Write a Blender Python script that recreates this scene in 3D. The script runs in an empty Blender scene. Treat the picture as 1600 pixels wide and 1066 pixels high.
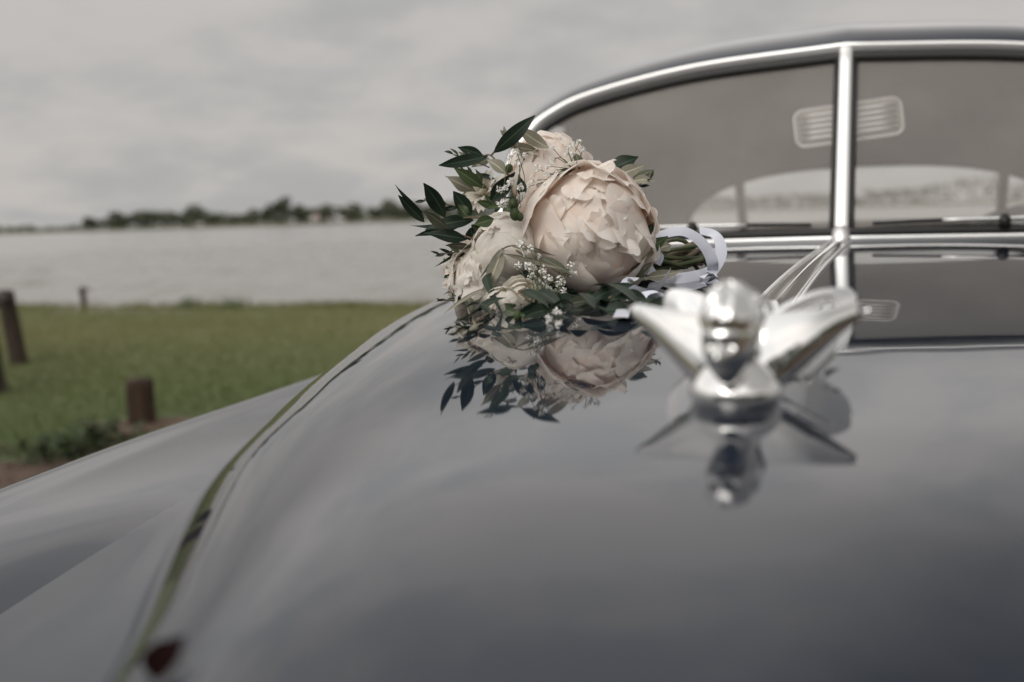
import bpy, bmesh, math, random
import numpy as np
from mathutils import Vector, Matrix

# ------------------------------------------------------------------ camera, sky, sun, exposure
S = bpy.context.scene
COL = S.collection
H = 1.25                       # camera height
F = 1778.0                     # focal length in pixels of the 1600 px wide photograph (40 mm)
PITCH = math.atan(196 / F)
ROLL = -math.radians(1.78)
cam = bpy.data.cameras.new('camera')
cam.lens = 40.0; cam.sensor_width = 36.0
cam.clip_start = 0.02; cam.clip_end = 9000
cam.dof.use_dof = True; cam.dof.focus_distance = 1.05; cam.dof.aperture_fstop = 4.4
cam_o = bpy.data.objects.new('camera', cam); COL.objects.link(cam_o)
CR = Matrix.Rotation(math.pi / 2 - PITCH, 3, 'X') @ Matrix.Rotation(ROLL, 3, 'Z')
cam_o.matrix_world = Matrix.Translation((0, 0, H)) @ CR.to_4x4()
S.camera = cam_o

SUN = Vector((-.42, -.62, .66)).normalized()      # towards the brightest part of the cloud
world = bpy.data.worlds.new('World'); S.world = world; world.use_nodes = True
wn = world.node_tree.nodes; wl = world.node_tree.links; wn.clear()
def W(t, **k):
    n = wn.new(t)
    for a, b in k.items(): setattr(n, a, b)
    return n
out = W('ShaderNodeOutputWorld'); bg = W('ShaderNodeBackground'); bg.inputs['Strength'].default_value = 0.1
sky = W('ShaderNodeTexSky', sky_type='NISHITA'); sky.sun_disc = False
sky.sun_elevation = math.asin(SUN.z); sky.sun_rotation = math.atan2(SUN.x, SUN.y); sky.dust_density = 2.0
tc = W('ShaderNodeTexCoord'); sep = W('ShaderNodeSeparateXYZ'); wl.new(tc.outputs['Generated'], sep.inputs[0])
def wmath(op, a, b=None, c=None, clamp=False):
    n = W('ShaderNodeMath', operation=op); n.use_clamp = clamp
    for i, v in enumerate((a, b, c)):
        if v is None: continue
        if isinstance(v, (int, float)): n.inputs[i].default_value = v
        else: wl.new(v, n.inputs[i])
    return n.outputs[0]
zc_ = wmath('MAXIMUM', sep.outputs[2], 0.0)
den = wmath('ADD', zc_, 0.30)
comb = W('ShaderNodeCombineXYZ')
wl.new(wmath('DIVIDE', sep.outputs[0], den), comb.inputs[0])
wl.new(wmath('DIVIDE', sep.outputs[1], den), comb.inputs[1])
wl.new(wmath('MULTIPLY', zc_, 1.0), comb.inputs[2])
def wnoise(scale, detail, rough, dist):
    n = W('ShaderNodeTexNoise'); n.inputs['Scale'].default_value = scale; n.inputs['Detail'].default_value = detail
    n.inputs['Roughness'].default_value = rough; n.inputs['Distortion'].default_value = dist
    wl.new(comb.outputs[0], n.inputs['Vector']); return n.outputs['Fac']
n1 = wnoise(1.5, 6, .55, .25); n2 = wnoise(4.6, 5, .55, .2)
nn = wmath('ADD', wmath('MULTIPLY', n1, .62), wmath('MULTIPLY', n2, .38))
cover = W('ShaderNodeMapRange', interpolation_type='SMOOTHSTEP'); wl.new(nn, cover.inputs[0])
cover.inputs[1].default_value = .40; cover.inputs[2].default_value = .60
# overcast luminance: level near the horizon, brighter towards the zenith
dt = W('ShaderNodeVectorMath', operation='DOT_PRODUCT'); wl.new(tc.outputs['Generated'], dt.inputs[0]); dt.inputs[1].default_value = tuple(SUN)
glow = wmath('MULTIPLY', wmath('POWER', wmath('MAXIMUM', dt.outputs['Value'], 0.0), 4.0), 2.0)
def wrange(v, a, b_, c, d):
    n = W('ShaderNodeMapRange', interpolation_type='SMOOTHSTEP'); wl.new(v, n.inputs[0])
    for i_, q in enumerate((a, b_, c, d)): n.inputs[i_ + 1].default_value = q
    return n.outputs[0]
# cloud deck: grey veil along the horizon, brighter thin cloud above it
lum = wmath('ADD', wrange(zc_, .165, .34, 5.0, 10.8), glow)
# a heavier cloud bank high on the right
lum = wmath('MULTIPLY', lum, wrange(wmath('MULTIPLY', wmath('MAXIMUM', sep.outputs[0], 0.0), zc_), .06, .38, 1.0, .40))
tex = wmath('MULTIPLY_ADD', cover.outputs[0], .20, .885)
cloud = W('ShaderNodeMixRGB'); cloud.inputs[1].default_value = (.96, .95, .935, 1); cloud.inputs[2].default_value = (1.0, .945, .90, 1)
wl.new(cover.outputs[0], cloud.inputs[0])
mul = W('ShaderNodeMixRGB', blend_type='MULTIPLY'); mul.inputs[0].default_value = 1
wl.new(cloud.outputs[0], mul.inputs[1])
cmb = W('ShaderNodeCombineColor')
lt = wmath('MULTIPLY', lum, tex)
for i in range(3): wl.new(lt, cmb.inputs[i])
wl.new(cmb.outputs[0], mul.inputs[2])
fin = W('ShaderNodeMixRGB'); fin.inputs[0].default_value = .97
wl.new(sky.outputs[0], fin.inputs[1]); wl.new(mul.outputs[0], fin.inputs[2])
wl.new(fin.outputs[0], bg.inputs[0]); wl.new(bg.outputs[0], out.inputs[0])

sl = bpy.data.lights.new('sun', 'SUN'); sl.energy = 1.2; sl.angle = math.radians(34); sl.color = (1, .965, .92)
so = bpy.data.objects.new('sun', sl); COL.objects.link(so)
so.rotation_euler = SUN.to_track_quat('Z', 'Y').to_euler()

S.render.engine = 'CYCLES'
S.view_settings.view_transform = 'Standard'; S.view_settings.look = 'None'
S.view_settings.exposure = 0.0; S.view_settings.gamma = 1.0
S.cycles.max_bounces = 10; S.cycles.transparent_max_bounces = 16; S.cycles.transmission_bounces = 8; S.cycles.glossy_bounces = 6
S.cycles.caustics_reflective = True; S.cycles.caustics_refractive = False; S.cycles.blur_glossy = .6

# ------------------------------------------------------------------ helpers
RNG = np.random.default_rng(7); random.seed(7)
def ray(px, py, d):
    """point at depth d (metres along the view axis) seen at a photograph pixel: used to measure places"""
    c = Vector(((px - 800) / F * d, -(py - 533) / F * d, -d))
    return CR @ c + Vector((0, 0, H))

def link(name, me, mat=None, parent=None, loc=None):
    o = bpy.data.objects.new(name, me); COL.objects.link(o)
    if mat is not None and me is not None and not me.materials: me.materials.append(mat)
    if parent is not None: o.parent = parent
    if loc is not None: o.location = loc
    return o
def tag(o, label=None, cat=None, group=None, kind=None):
    if label: o['label'] = label
    if cat: o['category'] = cat
    if group: o['group'] = group
    if kind: o['kind'] = kind
    return o
def empty(name, loc=(0, 0, 0), rz=0, parent=None):
    o = bpy.data.objects.new(name, None); COL.objects.link(o); o.location = loc; o.rotation_euler = (0, 0, rz)
    o.empty_display_size = .1
    if parent is not None: o.parent = parent
    return o
def mesh(name, verts, faces, smooth=True):
    me = bpy.data.meshes.new(name)
    me.from_pydata([tuple(map(float, v)) for v in verts], [], [tuple(int(i) for i in f) for f in faces])
    if smooth: me.polygons.foreach_set('use_smooth', [True] * len(me.polygons))
    me.update(); return me
def grid_faces(nu, nv, wu=False, wv=False, flip=False, off=0):
    fs = []
    for i in range(nu if wu else nu - 1):
        for j in range(nv if wv else nv - 1):
            a = i * nv + j; b = ((i + 1) % nu) * nv + j; c = ((i + 1) % nu) * nv + (j + 1) % nv; d = i * nv + (j + 1) % nv
            f = (a, b, c, d) if not flip else (d, c, b, a)
            fs.append(tuple(off + k for k in f))
    return fs
def grid(name, P, wu=False, wv=False, flip=False, uv=False):
    P = np.asarray(P, float); nu, nv = P.shape[:2]
    me = mesh(name, P.reshape(-1, 3), grid_faces(nu, nv, wu, wv, flip))
    if uv:
        ul = me.uv_layers.new(name='UVMap'); li = np.zeros(len(me.loops), int); me.loops.foreach_get('vertex_index', li)
        u = (li // nv) / (nu - 1); v = (li % nv) / (nv - 1)
        ul.data.foreach_set('uv', np.stack([v, u], -1).ravel())
    return me
class MB:
    def __init__(s): s.v = []; s.f = []
    def add(s, v, f):
        o = len(s.v); s.v += [tuple(map(float, p)) for p in v]; s.f += [tuple(i + o for i in q) for q in f]; return s
    def grid(s, P, wu=False, wv=False, flip=False):
        P = np.asarray(P, float); return s.add(P.reshape(-1, 3), grid_faces(P.shape[0], P.shape[1], wu, wv, flip))
    def box(s, c, h, m=None):
        c = np.array(c, float); h = np.array(h, float)
        v = [np.array((x, y, z)) * h for x in (-1, 1) for y in (-1, 1) for z in (-1, 1)]
        if m is not None: v = [np.array(m @ Vector(p)) for p in v]
        return s.add([c + p for p in v], [(0, 1, 3, 2), (4, 6, 7, 5), (0, 4, 5, 1), (2, 3, 7, 6), (0, 2, 6, 4), (1, 5, 7, 3)])
    def tube(s, pts, rad, n=8, closed=False, ell=(1, 1), up=(0, 0, 1), cap=True):
        P = np.array([tuple(p) for p in pts], float); m = len(P)
        if np.isscalar(rad): rad = [rad] * m
        T = np.roll(P, -1, 0) - np.roll(P, 1, 0) if closed else np.gradient(P, axis=0)
        T /= np.linalg.norm(T, axis=1)[:, None] + 1e-12
        rings = []; up = np.array(up, float)
        for i in range(m):
            u = up if abs(T[i] @ up) < .985 else np.array((1., 0, 0))
            a = np.cross(T[i], u); a /= np.linalg.norm(a); b = np.cross(a, T[i])
            an = np.linspace(0, 2 * np.pi, n, endpoint=False)
            rings.append(P[i] + rad[i] * (np.cos(an)[:, None] * a * ell[0] + np.sin(an)[:, None] * b * ell[1]))
        s.grid(rings, wu=closed, wv=True)
        if cap and not closed:
            o = len(s.v) - m * n
            s.f += [tuple(o + k for k in range(n))[::1], tuple(o + (m - 1) * n + k for k in range(n))[::-1]]
        return s
    def build(s, name, mat, parent=None, smooth=True, loc=None):
        return link(name, mesh(name, s.v, s.f, smooth), mat, parent, loc)
def catmull(pts, n):
    P = np.array([tuple(p) for p in pts], float)
    Q = np.vstack([2 * P[0] - P[1], P, 2 * P[-1] - P[-2]]); out = []
    for i in range(1, len(Q) - 2):
        for k in range(n):
            t = k / n; a, b, c, d = Q[i - 1:i + 3]
            out.append(.5 * ((2 * b) + (c - a) * t + (2 * a - 5 * b + 4 * c - d) * t * t + (3 * b - 3 * c + d - a) * t ** 3))
    out.append(P[-1]); return np.array(out)
def herm(xs, ys, x):
    xs = np.array(xs, float); ys = np.array(ys, float); x = np.asarray(x, float)
    m = np.gradient(ys, xs); i = np.clip(np.searchsorted(xs, x) - 1, 0, len(xs) - 2)
    h = xs[i + 1] - xs[i]; s = (x - xs[i]) / h
    return (2*s**3-3*s**2+1)*ys[i] + (s**3-2*s**2+s)*h*m[i] + (-2*s**3+3*s**2)*ys[i+1] + (s**3-s**2)*h*m[i+1]
def sub(o, n=1, crease=None):
    m = o.modifiers.new('sub', 'SUBSURF'); m.levels = n; m.render_levels = n; return o
def bev(o, w, n=2):
    m = o.modifiers.new('bevel', 'BEVEL'); m.width = w; m.segments = n; m.limit_method = 'ANGLE'; return o

# ------------------------------------------------------------------ materials
def ground_pt(px, py, z=0.0):
    a = ray(px, py, 1.0) - Vector((0, 0, H)); return Vector((0, 0, H)) + a * ((z - H) / a.z)
class Mat:
    def __init__(s, name):
        s.m = bpy.data.materials.new(name); s.m.use_nodes = True; s.t = s.m.node_tree; s.n = s.t.nodes; s.l = s.t.links
        s.b = s.n['Principled BSDF']; s.out = s.n['Material Output']
    def new(s, t, **k):
        n = s.n.new(t)
        for a, b in k.items(): setattr(n, a, b)
        return n
    def set(s, **k):
        for a, b in k.items():
            a = a.replace('_', ' ')
            if isinstance(b, tuple) and len(b) == 3 and 'Radius' not in a: b = (*b, 1)
            s.b.inputs[a].default_value = b
        return s
    def noise(s, scale, detail=4, rough=.55, coord='Object', stretch=None, dist=0):
        tcn = s.new('ShaderNodeTexCoord'); v = tcn.outputs[coord]
        if stretch:
            mp = s.new('ShaderNodeMapping'); mp.inputs['Scale'].default_value = stretch; s.l.new(v, mp.inputs[0]); v = mp.outputs[0]
        n = s.new('ShaderNodeTexNoise'); n.inputs['Scale'].default_value = scale; n.inputs['Detail'].default_value = detail
        n.inputs['Roughness'].default_value = rough; n.inputs['Distortion'].default_value = dist
        s.l.new(v, n.inputs['Vector']); return n.outputs['Fac']
    def ramp(s, fac, stops):
        r = s.new('ShaderNodeValToRGB'); e = r.color_ramp.elements
        while len(e) < len(stops): e.new(.5)
        for k, (p, c) in enumerate(stops): e[k].position = p; e[k].color = (*c, 1)
        s.l.new(fac, r.inputs[0]); return r.outputs[0]
    def mix(s, fac, a, b, mode='MIX'):
        n = s.new('ShaderNodeMixRGB', blend_type=mode)
        for i, v in enumerate((fac, a, b)):
            if isinstance(v, (int, float)): n.inputs[i].default_value = v
            elif isinstance(v, tuple): n.inputs[i].default_value = (*v, 1)
            else: s.l.new(v, n.inputs[i])
        return n.outputs[0]
    def bump(s, h, strength=.3, dist=.01):
        n = s.new('ShaderNodeBump'); n.inputs['Strength'].default_value = strength; n.inputs['Distance'].default_value = dist
        s.l.new(h, n.inputs['Height']); s.l.new(n.outputs[0], s.b.inputs['Normal']); return n
    def col(s, c): s.l.new(c, s.b.inputs['Base Color']); return s

m = Mat('car_paint').set(Base_Color=(.012, .017, .028), Roughness=.028, IOR=1.56)
m.bump(m.noise(9, 2), .012, .01)
sp_n = m.ramp(m.noise(420, 2, .5), [(.66, (.022,) * 3), (.74, (.12,) * 3)]); ro_n = m.ramp(m.noise(6, 5, .65), [(.3, (.018,) * 3), (.75, (.05,) * 3)])
m.l.new(m.mix(.5, sp_n, ro_n, 'LIGHTEN'), m.b.inputs['Roughness'])
dst = m.ramp(m.noise(650, 2, .5), [(.68, (.011, .016, .027)), (.80, (.035, .038, .043))]); m.col(dst); PAINT = m.m
m = Mat('chrome').set(Base_Color=(.86, .855, .84), Metallic=1.0, Roughness=.06)
m.l.new(m.ramp(m.noise(30, 3), [(.3, (.04,) * 3), (.8, (.12,) * 3)]), m.b.inputs['Roughness']); CHROME = m.m
m = Mat('satin_chrome').set(Base_Color=(.93, .925, .915), Metallic=1.0, Roughness=.42)
m.bump(m.noise(60, 2), .05, .002); SATIN = m.m
m = Mat('black_rubber').set(Base_Color=(.014, .013, .012), Roughness=.55); m.bump(m.noise(150, 3), .2, .001); RUBBER = m.m
m = Mat('headliner_cloth').set(Roughness=.95); m.col(m.ramp(m.noise(3, 4), [(.3, (.42, .39, .35)), (.7, (.48, .45, .40))])); m.bump(m.noise(120, 2), .2, .002); LINER = m.m
m = Mat('seat_cloth').set(Roughness=.9); m.col(m.ramp(m.noise(8, 4), [(.3, (.20, .18, .155)), (.7, (.26, .235, .20))])); SEAT = m.m
m = Mat('dash_paint').set(Base_Color=(.10, .10, .10), Roughness=.35); m.bump(m.noise(40), .05, .002); DASH = m.m
def glass_mat(name, tint, ior=1.5, rough=.0, bright_veil=0.0):
    m = Mat(name); m.n.remove(m.b)
    tr = m.new('ShaderNodeBsdfTransparent'); tr.inputs[0].default_value = (*tint, 1)
    gl = m.new('ShaderNodeBsdfGlossy'); gl.inputs['Roughness'].default_value = rough
    fr = m.new('ShaderNodeFresnel'); fr.inputs['IOR'].default_value = ior
    mx = m.new('ShaderNodeMixShader'); m.l.new(fr.outputs[0], mx.inputs[0]); m.l.new(tr.outputs[0], mx.inputs[1]); m.l.new(gl.outputs[0], mx.inputs[2])
    last = mx.outputs[0]
    if bright_veil:
        df = m.new('ShaderNodeBsdfDiffuse'); df.inputs[0].default_value = (.62, .575, .53, 1)  # pale diffuse layer mixed in to brighten the pane, imitating reflected sky
        nz = m.noise(4, 5, .6); rp = m.ramp(nz, [(.25, (bright_veil * .7,) * 3), (.8, (bright_veil * 1.25,) * 3)])
        m2 = m.new('ShaderNodeMixShader'); m.l.new(rp, m2.inputs[0]); m.l.new(last, m2.inputs[1]); m.l.new(df.outputs[0], m2.inputs[2]); last = m2.outputs[0]
    m.l.new(last, m.out.inputs[0]); return m.m
GLASS = glass_mat('window_glass', (.93, .935, .93), 1.6, 0, .27)
GLASS_R = glass_mat('rear_glass', (.95, .955, .95), 1.5, 0, .03)
m = Mat('clear_acrylic').set(Base_Color=(.97, .98, .98), Roughness=.03, IOR=1.49, Transmission_Weight=1.0); ACRYL = m.m

def petal_mat(name, tip, base, deep):
    m = Mat(name); uv = m.new('ShaderNodeUVMap'); sp = m.new('ShaderNodeSeparateXYZ'); m.l.new(uv.outputs[0], sp.inputs[0])
    c = m.ramp(sp.outputs[1], [(.0, deep), (.30, base), (.75, tip)])
    nz = m.noise(45, 4, .6); c2 = m.mix(.35, c, m.ramp(nz, [(.3, tuple(x * .93 for x in base)), (.75, tip)]))
    # veins run along the petal
    mp = m.new('ShaderNodeMapping'); mp.inputs['Scale'].default_value = (34, 2.2, 1); m.l.new(uv.outputs[0], mp.inputs[0])
    vn = m.new('ShaderNodeTexNoise'); vn.inputs['Scale'].default_value = 1.0; vn.inputs['Detail'].default_value = 3; m.l.new(mp.outputs[0], vn.inputs['Vector'])
    m.col(c2); m.set(Roughness=.62, Subsurface_Weight=.35, Subsurface_Scale=.005, Subsurface_Radius=(1.0, .62, .45)); m.b.inputs['Sheen Weight'].default_value = .12
    m.b.inputs['Specular IOR Level'].default_value = .25
    m.bump(vn.outputs['Fac'], .22, .0016)
    tl = m.new('ShaderNodeBsdfTranslucent'); m.l.new(c2, tl.inputs[0])
    mx = m.new('ShaderNodeMixShader'); mx.inputs[0].default_value = .42
    m.l.new(m.b.outputs[0], mx.inputs[1]); m.l.new(tl.outputs[0], mx.inputs[2]); m.l.new(mx.outputs[0], m.out.inputs[0]); return m.m
BLUSH = petal_mat('blush_petal', (.97, .915, .86), (.965, .85, .765), (.94, .65, .48))
CREAM = petal_mat('cream_petal', (.87, .83, .76), (.86, .81, .71), (.80, .72, .50))
IVORY = petal_mat('ivory_petal', (.94, .90, .84), (.93, .875, .80), (.90, .79, .64))
def leaf_mat(name, a, b, rough=.38):
    m = Mat(name); uv = m.new('ShaderNodeUVMap'); sp = m.new('ShaderNodeSeparateXYZ'); m.l.new(uv.outputs[0], sp.inputs[0])
    c = m.ramp(m.noise(60, 4, .6), [(.3, a), (.75, b)])
    k = m.new('ShaderNodeMath', operation='ABSOLUTE'); k2 = m.new('ShaderNodeMath', operation='SUBTRACT'); k2.inputs[1].default_value = .5
    m.l.new(sp.outputs[0], k2.inputs[0]); m.l.new(k2.outputs[0], k.inputs[0])
    mid = m.ramp(k.outputs[0], [(.015, (1, 1, 1)), (.06, (0, 0, 0))])
    c = m.mix(mid, c, tuple(min(1, x * 1.7 + .02) for x in b)); m.col(c)
    m.set(Roughness=rough); m.b.inputs['Specular IOR Level'].default_value = .22; m.bump(m.noise(220, 3), .12, .0008)
    tl = m.new('ShaderNodeBsdfTranslucent'); m.l.new(c, tl.inputs[0]); mx = m.new('ShaderNodeMixShader'); mx.inputs[0].default_value = .12
    m.l.new(m.b.outputs[0], mx.inputs[1]); m.l.new(tl.outputs[0], mx.inputs[2]); m.l.new(mx.outputs[0], m.out.inputs[0]); return m.m
LEAF_D = leaf_mat('leaf_dark', (.010, .020, .012), (.021, .038, .021), .45)
LEAF_G = leaf_mat('leaf_green', (.04, .062, .026), (.072, .10, .044), .42)
LEAF_S = leaf_mat('leaf_sage', (.24, .23, .175), (.33, .315, .245), .6)
LEAF_M = leaf_mat('leaf_olive', (.085, .092, .062), (.145, .15, .105), .55)
m = Mat('twig_bark').set(Roughness=.8); m.col(m.ramp(m.noise(90, 4), [(.3, (0.1200, 0.0900, 0.0562)), (.7, (0.2250, 0.1762, 0.1200))])); TWIG = m.m
m = Mat('stem_green').set(Roughness=.6); m.col(m.ramp(m.noise(60, 3), [(.3, (0.0450, 0.0638, 0.0225)), (.7, (0.1050, 0.1200, 0.0525))])); STEM = m.m
m = Mat('floret_white').set(Roughness=.75); m.col(m.ramp(m.noise(400, 2), [(.3, (.78, .765, .72)), (.7, (.88, .865, .82))])); FLORET = m.m
m = Mat('white_satin').set(Roughness=.34, Base_Color=(.74, .76, .85)); m.b.inputs['Sheen Weight'].default_value = .25
m.col(m.ramp(m.noise(30, 2), [(.3, (.60, .62, .70)), (.7, (.66, .68, .76))])); m.bump(m.noise(500, 2, stretch=(1, 1, 8)), .08, .0005); SATIN_R = m.m

m = Mat('lawn').set(Roughness=.9)
a = m.ramp(m.noise(.28, 5, .6), [(.3, (0.0869, 0.1230, 0.0444)), (.55, (0.1697, 0.1713, 0.0701)), (.75, (0.1863, 0.1731, 0.0813))])
b = m.ramp(m.noise(7, 6, .7), [(.3, (0.0994, 0.1138, 0.0428)), (.7, (0.1822, 0.1776, 0.0856))])
def greener(m, c):
    t_ = m.new('ShaderNodeTexCoord'); s_ = m.new('ShaderNodeSeparateXYZ'); m.l.new(t_.outputs['Object'], s_.inputs[0])
    r_ = m.new('ShaderNodeMapRange'); m.l.new(s_.outputs[1], r_.inputs[0]); r_.inputs[1].default_value = 13; r_.inputs[2].default_value = 6.5
    return m.mix(r_.outputs[0], c, m.mix(1.0, c, (.60, .78, .66), 'MULTIPLY'))
m.col(greener(m, m.mix(.5, a, b))); m.bump(m.noise(25, 5, .7), .6, .04); LAWN = m.m
m = Mat('earth').set(Roughness=.95)
m.col(m.ramp(m.noise(6, 8, .7), [(.25, (0.0554, 0.0332, 0.0214)), (.5, (0.1109, 0.0697, 0.0460)), (.75, (0.1901, 0.1386, 0.0990))])); m.bump(m.noise(18, 8, .75), .8, .03); EARTH = m.m
m = Mat('grass_blade').set(Roughness=.7)
oi = m.noise(.5, 5); m.col(greener(m, m.mix(.5, m.ramp(oi, [(.3, (0.1573, 0.1731, 0.0599)), (.7, (0.2236, 0.2140, 0.0984))]), m.ramp(m.noise(40, 1), [(.3, (0.1325, 0.1594, 0.0530)), (.7, (0.2401, 0.2277, 0.1069))])))); BLADE = m.m
m = Mat('weed_leaf').set(Roughness=.7); m.b.inputs['Specular IOR Level'].default_value = .2
m.col(m.ramp(m.noise(30, 3), [(.3, (0.0196, 0.0315, 0.0112)), (.7, (0.0490, 0.0665, 0.0245))])); WEED = m.m
m = Mat('weathered_post').set(Roughness=.9)
m.col(m.ramp(m.noise(7, 6, .65, stretch=(5, 5, .6)), [(.25, (0.0165, 0.0094, 0.0056)), (.5, (0.0413, 0.0230, 0.0126)), (.75, (0.0863, 0.0490, 0.0280))]))
m.bump(m.noise(10, 6, .7, stretch=(6, 6, .5)), .7, .02); POST = m.m
m = Mat('grey_post').set(Roughness=.92)
m.col(m.ramp(m.noise(7, 6, .65, stretch=(5, 5, .6)), [(.25, (0.0225, 0.0158, 0.0120)), (.55, (0.0525, 0.0353, 0.0255)), (.8, (0.0975, 0.0713, 0.0540))]))
m.bump(m.noise(10, 6, .7, stretch=(6, 6, .5)), .7, .02); POST2 = m.m
m = Mat('lake_water').set(Base_Color=(.24, .233, .215), Roughness=.14, IOR=1.333)
w1 = m.noise(.22, 8, .68, stretch=(.5, 1.5, 1)); w2 = m.noise(2.6, 4, .6, stretch=(.6, 1.3, 1))
m.bump(m.mix(.3, w1, w2), .6, .5); WATER = m.m
m = Mat('far_foliage').set(Roughness=.9)
m.col(m.ramp(m.noise(.15, 4, .6), [(.3, (0.0581, 0.0698, 0.0416)), (.7, (0.1085, 0.1162, 0.0720))])); FARLEAF = m.m
m = Mat('far_field').set(Roughness=.95); m.col(m.ramp(m.noise(.02, 4), [(.3, (0.0560, 0.0630, 0.0280)), (.7, (0.1050, 0.0980, 0.0525))])); FIELD = m.m
m = Mat('hut_wall').set(Roughness=.8); m.col(m.ramp(m.noise(1), [(.3, (.45, .40, .36)), (.7, (.52, .46, .42))])); HUT = m.m
m = Mat('hut_roof').set(Roughness=.8); m.col(m.ramp(m.noise(1), [(.3, (0.1400, 0.0910, 0.0700)), (.7, (0.1890, 0.1260, 0.0980))])); HUTROOF = m.m
m = Mat('maroon_mark').set(Roughness=.9); m.b.inputs['Specular IOR Level'].default_value = .05; m.col(m.ramp(m.noise(50, 4), [(.3, (.006, .002, .002)), (.7, (.013, .004, .004))])); MAROON = m.m
m = Mat('tyre').set(Base_Color=(.02, .02, .02), Roughness=.75); m.bump(m.noise(50), .2, .003); TYRE = m.m
m = Mat('lamp_glass').set(Base_Color=(.85, .87, .88), Roughness=.08, IOR=1.5); m.bump(m.noise(60, 1, stretch=(6, 1, 1)), .3, .004); LENS = m.m

# ------------------------------------------------------------------ ground, water, far shore
BANK = [(-400, 167), (-60, 38.4), (-8.5, 18.8), (-1.4, 16.1), (6, 13.4), (30, 9), (400, -60)]
def bank_y(x): return np.interp(x, [p[0] for p in BANK], [p[1] for p in BANK])
xs = np.concatenate([-np.geomspace(400, 12, 26), np.linspace(-11, 11, 90), np.geomspace(12, 400, 26)])
vs = np.concatenate([np.linspace(0, .80, 50)[:-1], np.linspace(.80, 1.0, 22)])
V = []
for x in xs:
    by = bank_y(x) + .18 * math.sin(x * 1.3) + .1 * math.sin(x * 3.1 + 1)
    row = []
    for v in vs:
        y = -60 + (by + 60 + 1.6) * v if by > -50 else by - 10 + 11.6 * v
        z = .02 * math.sin(x * .9) * math.sin(y * .7)
        e = by - y
        if e < .25: z -= .55 * min(1, (.25 - e) / 1.5) ** 1.0
        row.append((x, y, z))
    V.append(row)
me = grid('ground', V, flip=False); g = link('ground', me, LAWN); tag(g, kind='structure')
# bare earth apron the car stands on, edge broken up where the lawn begins
def earth_edge(x): return 6.05 + .35 * (x + 2.7) + .22 * math.sin(x * 2.3 + .5) + .13 * math.sin(x * 5.7) + .07 * math.sin(x * 13)
rows = []
for x in np.linspace(-14, 14, 260):
    e = min(earth_edge(x), 9.5 + .2 * math.sin(3 * x))
    rows.append([(x, -12 + (e + 12) * v, .032 + .014 * math.sin(x * 7 + v * 40) * math.sin(v * 60 + x * 3) - .05 * max(0, v - .985) / .015) for v in np.linspace(0, 1, 90)])
o = link('earth_track', grid('earth_track', rows), EARTH); tag(o, kind='structure')
sx, sy = ground_pt(222, 669).xy           # stump place
P = []
for i, a in enumerate(np.linspace(0, 2 * np.pi, 40, endpoint=False)):
    r0 = .42 + .1 * math.sin(3 * a) + .07 * math.sin(7 * a + 1)
    P.append([(sx + r0 * k * math.cos(a) * 1.15, sy + r0 * k * math.sin(a) * .9, .040 - .050 * k ** 2 + .006 * math.sin(9 * a + 14 * k)) for k in np.linspace(0.02, 1, 8)])
o = link('earth_mound', grid('earth_mound', P, wu=True, flip=True), EARTH); tag(o, kind='structure')
# water: wind waves as geometry near the bank, a flat sheet beyond
wx = np.linspace(-34, 14, 330); wy = np.concatenate([np.linspace(11, 40, 250), np.geomspace(40.3, 120, 70)])
WX, WY = np.meshgrid(wx, wy, indexing='ij'); WZ = np.zeros_like(WX); wr = np.random.default_rng(3)
for _ in range(26):
    lam = wr.uniform(.45, 2.6); an_ = math.radians(wr.normal() * 28 + 105); kk_ = 2 * math.pi / lam
    WZ += lam * .012 * np.sin(kk_ * (WX * math.cos(an_) + WY * math.sin(an_)) + wr.uniform(0, 6.28) + .6 * np.sin(WX * .31 + WY * .17))
edge_ = np.clip((WX + 34) / 4, 0, 1) * np.clip((14 - WX) / 4, 0, 1) * np.clip((120 - WY) / 50, 0, 1); WZ *= edge_
o = link('lake', grid('lake', np.stack([WX, WY, WZ - .36], -1)), WATER); tag(o, kind='structure')
me = grid('lake', [[(x, y, -.40) for y in np.geomspace(5, 3500, 30)] for x in np.linspace(-3000, 3500, 30)]); o = link('lake', me, WATER); tag(o, kind='structure')
# far land behind the shore
FS = 700.0
def shore(x): return FS + 12 * math.sin(x * .013) + 7 * math.sin(x * .05 + 1) - (0 if x < 250 else (x - 250) * .35)
P = [[(x, shore(x) + (3000 if v == 1 else v * 120), -.5 + min(1.8, v * 60) if v < 1 else 1.6) for v in (0, .01, .03, .1, .5, 1)] for x in np.linspace(-2600, 3000, 300)]
o = link('far_shore', grid('far_shore', P), FIELD); tag(o, kind='structure')

def leafcloud(c, r, n, size, rng, squash=1.0):
    """leaf clump quads spread through a lumpy crown"""
    v = []; f = []
    lobes = [(np.array(c) + rng.normal(size=3) * np.array(r) * .42, rng.uniform(.38, .62)) for _ in range(9)]
    for k in range(n):
        lc, lr = lobes[rng.integers(len(lobes))]
        d = rng.normal(size=3); d /= np.linalg.norm(d)
        p = lc + d * np.array(r) * lr * rng.uniform(.55, 1) ** .5
        a = rng.normal(size=3); a /= np.linalg.norm(a); b = np.cross(a, rng.normal(size=3)); b /= np.linalg.norm(b)
        s = size * rng.uniform(.6, 1.4); o = len(v)
        v += [p - a * s, p + b * s * .6, p + a * s, p - b * s * .6]; f.append((o, o + 1, o + 2, o + 3))
    return v, f
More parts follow.
